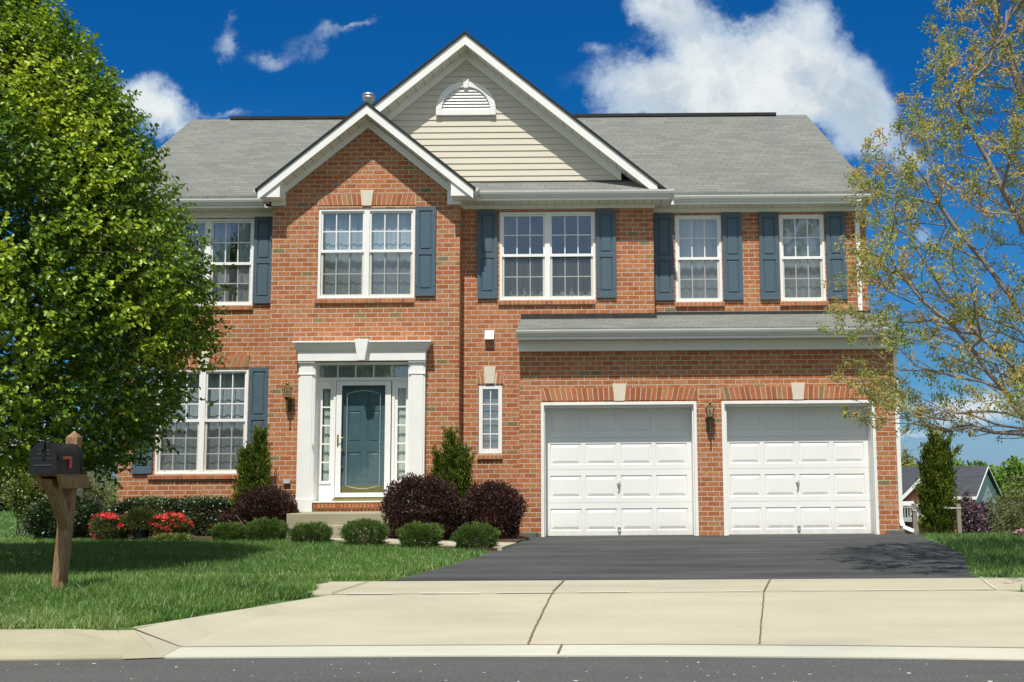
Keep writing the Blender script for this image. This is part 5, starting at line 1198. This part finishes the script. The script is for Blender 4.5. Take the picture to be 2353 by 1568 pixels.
# ================================================================== BACKGROUND
# blue spruce far left
M_SPR = m_leaf('spruce_far', [(0, (.012, .028, .018)), (.6, (.035, .065, .045)), (1, (.07, .11, .08))], .6, .1, .2)
def conifer(px, ytop, ybase, d_, seed, label):
    a = at(px, ybase, d_); h = at(px, ytop, d_)[2]-a[2]; r = np.random.default_rng(seed); T = thing('spruce_tree', label, 'tree', tuple(a)); n = 5000
    tier = np.floor(r.uniform(0, 1, n)*14)/14; zz = .06+tier*.94; R = h*.30*(1-zz)+.05; an = r.uniform(0, 2*pi, n); s_ = r.uniform(.2, 1, n)
    P = a+np.stack([R*s_*np.cos(an), R*s_*np.sin(an), zz*h-.12*s_*R+r.normal(0, .03, n)], 1); O = np.stack([np.cos(an), np.sin(an), np.full(n, -.15)], 1)
    V, F, k = leafmesh(P, unit(O+r.normal(0, .3, (n, 3))), unit(np.array([0, 0, 1.0])+r.normal(0, .4, (n, 3))), .20, .07, .1, False); npmesh('crown', V, F, M_SPR, T, np.repeat(r.random(n), k))
    b_ = MB(); b_.tube([tuple(a-np.array([0, 0, .3])), tuple(a+np.array([0, 0, h*.95]))], [.10, .02], 8); b_.build('trunk', M_BARKD, T); return T
conifer(8, 1078, 1178, 38, 120, 'dark spruce standing on the far lawn at the left edge')
M_ROOFD = simple('dark_roof', (.055, .058, .065), .9, var=.25, scale=1.5, stretch=(.3, 1, 3)); M_FBRICK = simple('far_brick', (.30, .135, .085), .9, var=.15, scale=3); M_FSIDE = simple('far_siding', (.34, .43, .45), .7, var=.08, scale=1, stretch=(.2, .2, 6))
M_ROOFG = simple('grey_roof_far', (.17, .165, .155), .9, var=.2, scale=1.2, stretch=(.4, 1, 3)); M_FWIN = simple('far_window', (.03, .04, .05), .1, spec=.6); M_DECK = simple('deck_paint', (.40, .40, .37), .7)
def gable_house(name, label, loc, x0, x1, y0, y1, zb, ze, zr, wallm, roofm, sidem=None):
    T = thing(name, label, 'house', loc); ym = (y0+y1)/2
    b_ = MB(); b_.box(x0, x1, y0, y1, zb, ze); b_.build('wall', wallm, T)
    b_ = MB()
    for x_, sg in ((x0-.0, -1), (x1+.0, 1)): b_.loft([(x_, y0, ze), (x_, y1, ze), (x_, ym, zr-.15)], [(x_+sg*.06, y0, ze), (x_+sg*.06, y1, ze), (x_+sg*.06, ym, zr-.15)])
    b_.box(x1+.002, x1+.06, y0, y1, zb, ze); b_.build('end_wall', sidem or wallm, T)
    b_ = MB(); o_ = .35
    sl = (zr-ze)/(ym-y0)
    b_.loft([(x0-o_, y0-o_, ze-sl*o_), (x1+o_, y0-o_, ze-sl*o_), (x1+o_, ym, zr), (x0-o_, ym, zr)], [(x0-o_, y0-o_, ze-sl*o_+.15), (x1+o_, y0-o_, ze-sl*o_+.15), (x1+o_, ym, zr+.15), (x0-o_, ym, zr+.15)])
    b_.loft([(x0-o_, ym, zr), (x1+o_, ym, zr), (x1+o_, y1+o_, ze-sl*o_), (x0-o_, y1+o_, ze-sl*o_)], [(x0-o_, ym, zr+.15), (x1+o_, ym, zr+.15), (x1+o_, y1+o_, ze-sl*o_+.15), (x0-o_, y1+o_, ze-sl*o_+.15)])
    R = b_.build('roof', roofm, T)
    b_ = MB(); b_.box(x0-o_, x1+o_, y0-o_-.05, y0-o_, ze-sl*o_-.12, ze-sl*o_+.14); b_.box(x0-.02, x1+.05, y0-o_, y0, ze-sl*o_-.1, ze-sl*o_-.02)
    for xx in (x1+o_, ): b_.loft([(xx, y0-o_, ze-sl*o_-.0), (xx, ym, zr-.0), (xx, y1+o_, ze-sl*o_-.0), (xx, y1+o_, ze-sl*o_+.12), (xx, ym, zr+.12), (xx, y0-o_, ze-sl*o_+.12)], [(xx+.05, y0-o_, ze-sl*o_-.0), (xx+.05, ym, zr-.0), (xx+.05, y1+o_, ze-sl*o_-.0), (xx+.05, y1+o_, ze-sl*o_+.12), (xx+.05, ym, zr+.12), (xx+.05, y0-o_, ze-sl*o_+.12)])
    b_.build('eave_trim', M_WHITE, R); return T, R
DN = 95.0
pe = at(2236, 1140, DN); pr = at(2236, 1075, DN+4.5); pl = at(2040, 1140, DN); zgr = float(gz(30, DN))
NH, NR = gable_house('neighbour_house', 'brick house with dark roof and pale blue gable end beyond the staked evergreen', (float(pe[0]), DN, zgr), float(pl[0])-3, float(pe[0]), DN, DN+9, zgr-1, float(pe[2]), float(pr[2]), M_FBRICK, M_ROOFD, M_FSIDE)
# projecting brick gable with round window
def hx(v, dd=DN-2.5):
    k_ = float(v)/dd; a_ = (float(pe[0])-1.29-k_*(DN-2.14))/(.857+.515*k_); return float(pe[0])-a_
def hz(v): return EYE+(float(v)-EYE)*1.05
ga = at(2118, 1097, DN-2.5); gl = at(2076, 1140, DN-2.5); gx = hx(ga[0]); gw = gx-hx(gl[0]); ge = hz(gl[2]); gt = hz(ga[2])
b_ = MB(); b_.prism_y([(gx-gw, zgr-1), (gx+gw, zgr-1), (gx+gw, ge), (gx, gt-.15), (gx-gw, ge)], DN-2.5, DN); gwall = b_.build('gable_bay', M_FBRICK, NH)
b_ = MB()
for sg in (-1, 1):
    A = [(gx, DN-2.9, gt), (gx+sg*(gw+.35), DN-2.9, ge-.30), (gx+sg*(gw+.35), DN+4, ge-.30), (gx, DN+4, gt)]; b_.loft([(p[0], p[1], p[2]-.12) for p in A], A)
b_.build('gable_roof', M_ROOFD, NH)
b_ = MB()
for sg in (-1, 1): b_.prism_y([(gx, gt-.40), (gx+sg*(gw+.35), ge-.68), (gx+sg*(gw+.35), ge-.32), (gx, gt-.03)][::sg], DN-2.96, DN-2.9)
b_.box(gx-gw-.35, gx-gw+.9, DN-2.9, DN-2.5, ge-.75, ge-.40); b_.build('rake_trim', M_WHITE, gwall)
rw = at(2123, 1115, DN-2.5); rw[0] = hx(rw[0]); rw[2] = hz(rw[2]); b_ = MB(); n = 20
ro_ = .55
for k in range(n):
    a0, a1 = 2*pi*k/n, 2*pi*(k+1)/n; b_.prism_y([(rw[0]+ro_*cos(a0), rw[2]+ro_*sin(a0)), (rw[0]+ro_*cos(a1), rw[2]+ro_*sin(a1)), (rw[0]+.36*cos(a1), rw[2]+.36*sin(a1)), (rw[0]+.36*cos(a0), rw[2]+.36*sin(a0))], DN-2.6, DN-2.5)
for dx_, dz_ in ((0, .58), (0, -.58), (.58, 0), (-.58, 0)): b_.box(rw[0]+dx_-.13, rw[0]+dx_+.13, DN-2.62, DN-2.5, rw[2]+dz_-.13, rw[2]+dz_+.13)
wd_ = b_.build('round_window', M_WHITE, gwall); b_ = MB(); b_.prism_y([(rw[0]+.36*cos(2*pi*k/16), rw[2]+.36*sin(2*pi*k/16)) for k in range(16)], DN-2.54, DN-2.502); b_.build('pane', M_FWIN, wd_)
aw = at(2122, 1190, DN-2.5); aw[0] = hx(aw[0]); aw[2] = hz(aw[2]); zt3 = float(at(2122, 1160, DN-2.5)[2]); b_ = MB(); wx0, wx1 = aw[0]-.85, aw[0]+.85; zb3 = float(aw[2])-.3; zc3 = zt3-.85
b_.box(wx0, wx1, DN-2.56, DN-2.505, zb3, zc3); b_.prism_y([(aw[0]+.85*cos(pi*k/12), zc3+.85*sin(pi*k/12)) for k in range(13)], DN-2.56, DN-2.505); wn_ = b_.build('arched_window', M_FWIN, NH)
b_ = MB()
for k in range(12): a0, a1 = pi*k/12, pi*(k+1)/12; b_.prism_y([(aw[0]+.95*cos(a0), zc3+.95*sin(a0)), (aw[0]+.95*cos(a1), zc3+.95*sin(a1)), (aw[0]+.8*cos(a1), zc3+.8*sin(a1)), (aw[0]+.8*cos(a0), zc3+.8*sin(a0))], DN-2.62, DN-2.56)
for xx in (wx0, (wx0*3+wx1)/4, (wx0+wx1)/2, (wx0+3*wx1)/4, wx1): b_.box(xx-.05, xx+.05, DN-2.62, DN-2.56, zb3, zc3+.2)
for i in range(6): zz = zb3+(zc3-zb3)*i/4.5; b_.box(wx0, wx1, DN-2.61, DN-2.565, zz-.04, zz+.04)
b_.build('frame', M_WHITE, wn_)
sh_ = at(2080, 1185, DN-2.5); sh_[0] = hx(sh_[0]); sh_[2] = hz(sh_[2]); b_ = MB(); b_.box(sh_[0]-.25, sh_[0]+.25, DN-2.56, DN-2.505, sh_[2]-.9, sh_[2]+1.0); b_.build('shutter', M_BLACK, NH)
for px in (2262, 2276):
    q = at(px, 1164, DN+3 if px < 2270 else DN+6); b_ = MB(); b_.box(pe[0]+.06, pe[0]+.12, q[1]-.5, q[1]+.5, q[2]-.45, q[2]+.45); b_.build('side_window', M_FWIN, NH)
q = at(2108, 1067, DN+4); q[0] = hx(q[0], DN+4); q[2] = hz(q[2]); b_ = MB(); b_.tube([(q[0], DN+4, pr[2]-.6), (q[0], DN+4, q[2])], .16, 8); b_.build('chimney_pipe', M_BLACK, NR)
dk = at(2100, 1195, DN-5); dx0, dx1 = hx(at(2080, 1195, DN-5)[0], DN-5), hx(at(2135, 1195, DN-5)[0], DN-5); dzt = float(dk[2])
b_ = MB(); b_.box(dx0, dx1, DN-5, DN-2.5, dzt-.25, dzt); D_ = b_.build('deck', M_DECK, NH); b_ = MB(); b_.box(dx0, dx1, DN-5, DN-4.9, dzt+.85, dzt+.95)
k_ = 0
for xx in np.arange(dx0, dx1, .22): b_.box(xx, xx+.07, DN-4.98, DN-4.92, dzt, dzt+.85)
for xx in (dx0, dx1-.2): b_.box(xx, xx+.2, DN-5.02, DN-4.85, dzt-.2, dzt+1.15)
b_.build('railing', M_DECK, D_); b_ = MB()
for xx in (dx0+.3, dx1-.5): b_.box(xx, xx+.25, DN-4.9, DN-4.65, zgr-1, dzt-.25)
b_.build('deck_post', M_STAKE, D_)
NH.rotation_euler.z = radians(-31)
# grey house far left, mostly hidden by the tree
q = at(-60, 1062, 62); zg2 = float(gz(-30, 62))
FL, FR = gable_house('distant_house', 'grey roofed house seen beneath the leafy tree at the far left', (float(q[0]), 62, zg2), float(at(-260, 1060, 62)[0]), float(at(62, 1060, 62)[0]), 62, 72, zg2-1, float(at(0, 1082, 62)[2]), float(at(0, 1000, 67)[2]), M_FSIDE, M_ROOFG)
fw_ = at(30, 1100, 61.9); b_ = MB(); b_.box(fw_[0]-.5, fw_[0]+.5, 61.9, 61.98, fw_[2]-.6, fw_[2]+.6); b_.build('window', M_FWIN, FL)

# broadleaf background trees
M_T1 = m_leaf('fresh_green_far', [(0, (.05, .10, .015)), (.5, (.12, .22, .03)), (1, (.23, .36, .06))], .6, .3, .15); M_T2 = m_leaf('brown_green_far', [(0, (.075, .075, .035)), (.5, (.14, .145, .06)), (1, (.22, .23, .09))], .6, .25, .15)
M_T3 = m_leaf('plum_far', [(0, (.05, .03, .035)), (.5, (.12, .075, .09)), (1, (.26, .17, .21))], .6, .2, .15, (1.1, .8, .9)); M_T4 = m_leaf('ochre_far', [(0, (.11, .11, .03)), (.5, (.22, .22, .06)), (1, (.34, .34, .11))], .6, .3, .15)
def bgtree(name, label, px, ytop, pxl, pxr, d_, zb, mat, seed, n, leaf, group=None, low=.18, dense=1.0, pt=.72):
    top = at(px, ytop, d_); rx = (at(pxr, ytop, d_)[0]-at(pxl, ytop, d_)[0])/2; xc_ = (at(pxr, ytop, d_)[0]+at(pxl, ytop, d_)[0])/2; h = top[2]-zb; T = thing(name, label, 'tree', (xc_, d_, zb), group); r = np.random.default_rng(seed)
    nc = 36; cc_ = unit(r.normal(size=(nc, 3)))*r.uniform(.35, .85, (nc, 1)); ci = r.integers(0, nc, n); q = cc_[ci]+unit(r.normal(size=(n, 3)))*r.uniform(.12, .34, (n, 1))
    zc = zb+h*(low+1)/2; P = np.stack([xc_+q[:, 0]*rx, d_+q[:, 1]*rx, zc+q[:, 2]*h*(1-low)/2], 1)
    V, F, k = leafmesh(P, unit(r.normal(size=(n, 3))+np.array([0, 0, .5])), unit(r.normal(size=(n, 3))*.7+np.array([0, -.6, .7])), leaf*r.uniform(.5, 1.2, n), leaf*.6*r.uniform(.6, 1.2, n), .2, False)
    cr = r.normal(.5, .16, nc); npmesh('crown', V, F, mat, T, np.repeat(np.clip(cr[ci]+r.normal(0, .13, n), 0, 1), k))
    base = np.array([xc_, d_, zb]); e = np.stack([xc_+cc_[:, 0]*rx, d_+cc_[:, 1]*rx, zc+cc_[:, 2]*h*(1-low)/2], 1); s0 = base+np.stack([np.zeros(nc), np.zeros(nc), np.clip((e[:, 2]-zb)*.45, h*.08, h*.6)], 1)
    V1, F1 = tubes(s0, e, np.full(nc, h*.010), np.full(nc, h*.003), 5); V0, F0 = tubes(base[None]-[[0, 0, .5]], base[None]+[[0, 0, h*.62]], np.array([h*.024]), np.array([h*.009]), 8)
    npmesh('trunk', np.concatenate([V1, V0]), np.concatenate([F1, F0+len(V1)]), M_BARK, T); return T
zr_ = lambda y_: float(gz(30, y_))
bgtree('plum_tree', 'purple leaved tree in front of the neighbouring house, left of the brown tree', 2222, 1135, 2196, 2262, 70, zr_(70), M_T3, 131, 4500, .22, low=.05)
bgtree('plum_tree', 'smaller purple leaved tree against the pale blue gable end', 2262, 1140, 2232, 2292, 74, zr_(74), M_T3, 132, 3600, .22, low=.05)
bgtree('bare_tree', 'wide brownish tree with thin spring leaves at the right edge, before the woods', 2345, 1072, 2272, 2440, 62, zr_(62), M_T2, 133, 9000, .15, low=.02)
bgtree('bare_tree', 'low olive brown bushy tree below the woods, right of the purple trees', 2318, 1140, 2264, 2372, 55, zr_(55), M_T2, 134, 6000, .13, low=.0)
bgtree('ochre_tree', 'ochre green tree rising behind the dark roof beside the garage wall', 2085, 1036, 2045, 2128, 140, -7.5, M_T4, 135, 2600, .7)
for i, (px, yt, hw2, d_, mt, lb) in enumerate([(2200, 1062, 40, 150, M_T1, 'thin green tree top just above the neighbouring roof'), (2255, 1070, 42, 145, M_T1, 'green tree just right of the neighbouring roof ridge'), (2320, 1046, 52, 128, M_T1, 'tallest bright green tree of the woods at the right'),
    (2385, 1050, 50, 132, M_T1, 'bright green tree of the woods cut by the right frame edge'), (2290, 1078, 45, 118, M_T1, 'bright green tree in the middle of the woods'), (2150, 1075, 40, 150, M_T4, 'ochre green tree hidden behind the staked evergreen')]):
    bgtree('woodland_tree', lb, px, yt, px-hw2, px+hw2, d_, -7.5, mt, 140+i, 3200, .75, 'trees of the woods behind the neighbouring house', low=.1)
# distant wood as a mass
r7 = np.random.default_rng(77); n = 26000; xx = r7.uniform(-160, 190, n); yy = r7.uniform(165, 195, n); hh_ = 8.5+2.0*np.sin(xx*.13)+1.3*np.sin(xx*.37+1)+.8*np.sin(xx*1.1)
P = np.stack([xx, yy, -8+np.sqrt(r7.random(n))*hh_+r7.normal(0, .3, n)], 1); V, F, k = leafmesh(P, unit(r7.normal(size=(n, 3))), unit(r7.normal(size=(n, 3))+np.array([0, -.6, .6])), 1.3*r7.uniform(.6, 1.2, n), .9, .2, False)
tag(npmesh('distant_woods', V, F, M_T1, None, np.repeat(np.clip(.4+.3*vnoise(P, .12, 3)+r7.normal(0, .15, n), 0, 1), k)), 'band of spring green woods on the skyline', 'woods', kind='stuff')
# pink flowers at the right edge
c = at(2352, 1232, 18.0); P, O = dome(260, .16, .12, .10, 150, .2, 4, .6); FP_ = shrub('flowering_plant', 'low pink flowering plant in the grass at the right edge', 'plant', (c[0], 18.0, .0), P, O, .03, .015, M_AZ, nleaf=2, seed=150, stems=False)
M_PINK = m_leaf('pink_petal', [(0, (.55, .22, .30)), (1, (.85, .55, .60))], .6, .25, .2, (1, .8, .8)); r8 = np.random.default_rng(9); q = P[::3]+np.array(FP_.location)+np.array([0, -.02, .03])
V, F, k = leafmesh(np.repeat(q, 3, 0), unit(r8.normal(size=(3*len(q), 3))), unit(r8.normal(size=(3*len(q), 3))), .03, .026, .1, False); npmesh('flowers', V, F, M_PINK, FP_, np.repeat(r8.random(3*len(q)), k))

# ================================================================== GRASS
M_GRASS = m_leaf('grass_blade', [(0, (.028, .072, .014)), (.3, (.066, .150, .026)), (.6, (.120, .240, .034)), (.85, (.21, .33, .075)), (1, (.44, .47, .26))], .45, .3, .5)
def blades(n, x0, x1, y0, y1, inside, seed, hb, wb):
    r = np.random.default_rng(seed); x_ = r.uniform(x0, x1, n); y_ = r.uniform(y0, y1, n)
    k = inside(x_, y_); x_, y_ = x_[k], y_[k]; n = len(x_); z_ = np.array([gz(a, b) for a, b in zip(x_, y_)]); z_ = np.where(y_ < 8.2, np.maximum(z_, -.06), z_)
    P = np.stack([x_, y_, z_-.005], 1)
    cl = vnoise(P, 2.2, 3); cl2 = vnoise(P, 7.0, 5); h = hb*(1+.22*cl+.18*cl2)*r.uniform(.55, 1.25, n)*np.interp(y_, [9.3, 9.9, 10.13, 10.2], [1, 1.35, 1.35, 1]); w_ = wb*r.uniform(.7, 1.3, n)
    a = r.uniform(0, 2*pi, n); S = np.stack([np.cos(a), np.sin(a)*.7, np.zeros(n)], 1)*w_[:, None]; ln = r.normal(0, .42, (n, 2)); le = np.stack([ln[:, 0], ln[:, 1], np.ones(n)], 1); le = unit(le)*h[:, None]
    le2 = le+np.stack([ln[:, 0], ln[:, 1], -np.abs(ln).sum(1)*.5], 1)*h[:, None]*.35
    V = np.stack([P-S, P+S, P+le*.6+S*.6, P+le2], 1); V2 = np.stack([P-S, P+le*.6+S*.6, P+le2, P+le*.6-S*.5], 1)
    Vq = np.stack([P-S, P+S, P+le*.58+S*.65, P+le*.58-S*.65, P+le2], 1).reshape(-1, 3); b = np.arange(n)[:, None]*5
    F = np.concatenate([b+np.array([[0, 1, 2]]), b+np.array([[0, 2, 3]]), b+np.array([[3, 2, 4]])])
    big_ = vnoise(P, .8, 9); va = .46+.13*big_+.13*cl+r.normal(0, .15, n); dry = r.random(n) < .05; va = np.where(dry, .97, va)
    va = va+np.interp(y_, [8.0, 8.15, 8.6, 9.0], [.30, .25, .05, 0])*(vnoise(P, 1.3, 21) > -.4)+.22*((y_ > 11.4) & (y_ < 11.9))
    return Vq, F, np.repeat(np.clip(va, 0, 1), 5), P
def xe_v(y_): return np.array([XE(q) for q in y_])
def xr_v(y_): return np.array([XR(q) for q in y_])
bedx = np.array([-9.5, -8.9, -6.5, -4.4, -2.2, -1.5, -1.2]); bedy = np.array([18.95, 18.9, 18.75, 18.05, 16.3, 15.7, 15.5])
def in_left(x_, y_):
    return (x_ < xe_v(y_)-.02+.03*np.sin(y_*9)) & ((y_ < 10.12) | (y_ > 11.44) | ((x_ < -2.52-.06*np.sin(y_*7)) & (y_ < 11.28))) & (y_ < np.interp(x_, bedx, bedy)) & (x_ > -.60*y_-1.2)
def in_right(x_, y_): return (x_ > xr_v(y_)+.02+.03*np.sin(y_*9)) & ((y_ < 10.10) | (y_ > 11.32)) & (y_ > 8.3) & (x_ < .46*y_+1.2)
def in_front(x_, y_): return in_left(x_, y_) & (y_ < 11.6)
parts_ = []
A = blades(250000, -10.0, -1.0, 8.08, 19.0, in_left, 1, .075, .0030)
B_ = blades(165000, -7.4, -1.9, 8.06, 11.7, in_front, 2, .088, .0033)
C_ = blades(90000, 3.4, 9.0, 8.3, 21.0, in_right, 3, .075, .0032)
D2 = blades(60000, -24, -8.8, 19, 40, lambda a, b: (a > -.53*b-1) & (a < -.42*b), 4, .07, .008)
off = 0; VV = []; FF = []; AA = []
for V, F, a, _ in (A, B_, C_, D2): VV.append(V); FF.append(F+off); AA.append(a); off += len(V)
tag(npmesh('grass', np.concatenate(VV), np.concatenate(FF), M_GRASS, None, np.concatenate(AA)), 'green spring lawn grass on both sides of the driveway', 'grass', kind='stuff')
# dry clippings and weeds along the kerb line
for o in scene.objects:
    if o.type == 'MESH' and o.parent is None and 'kind' not in o.keys() and 'label' not in o.keys(): print('UNTAGGED', o.name)
scene.cycles.max_bounces = 8; scene.cycles.transparent_max_bounces = 16
scene.cycles.use_denoising = True
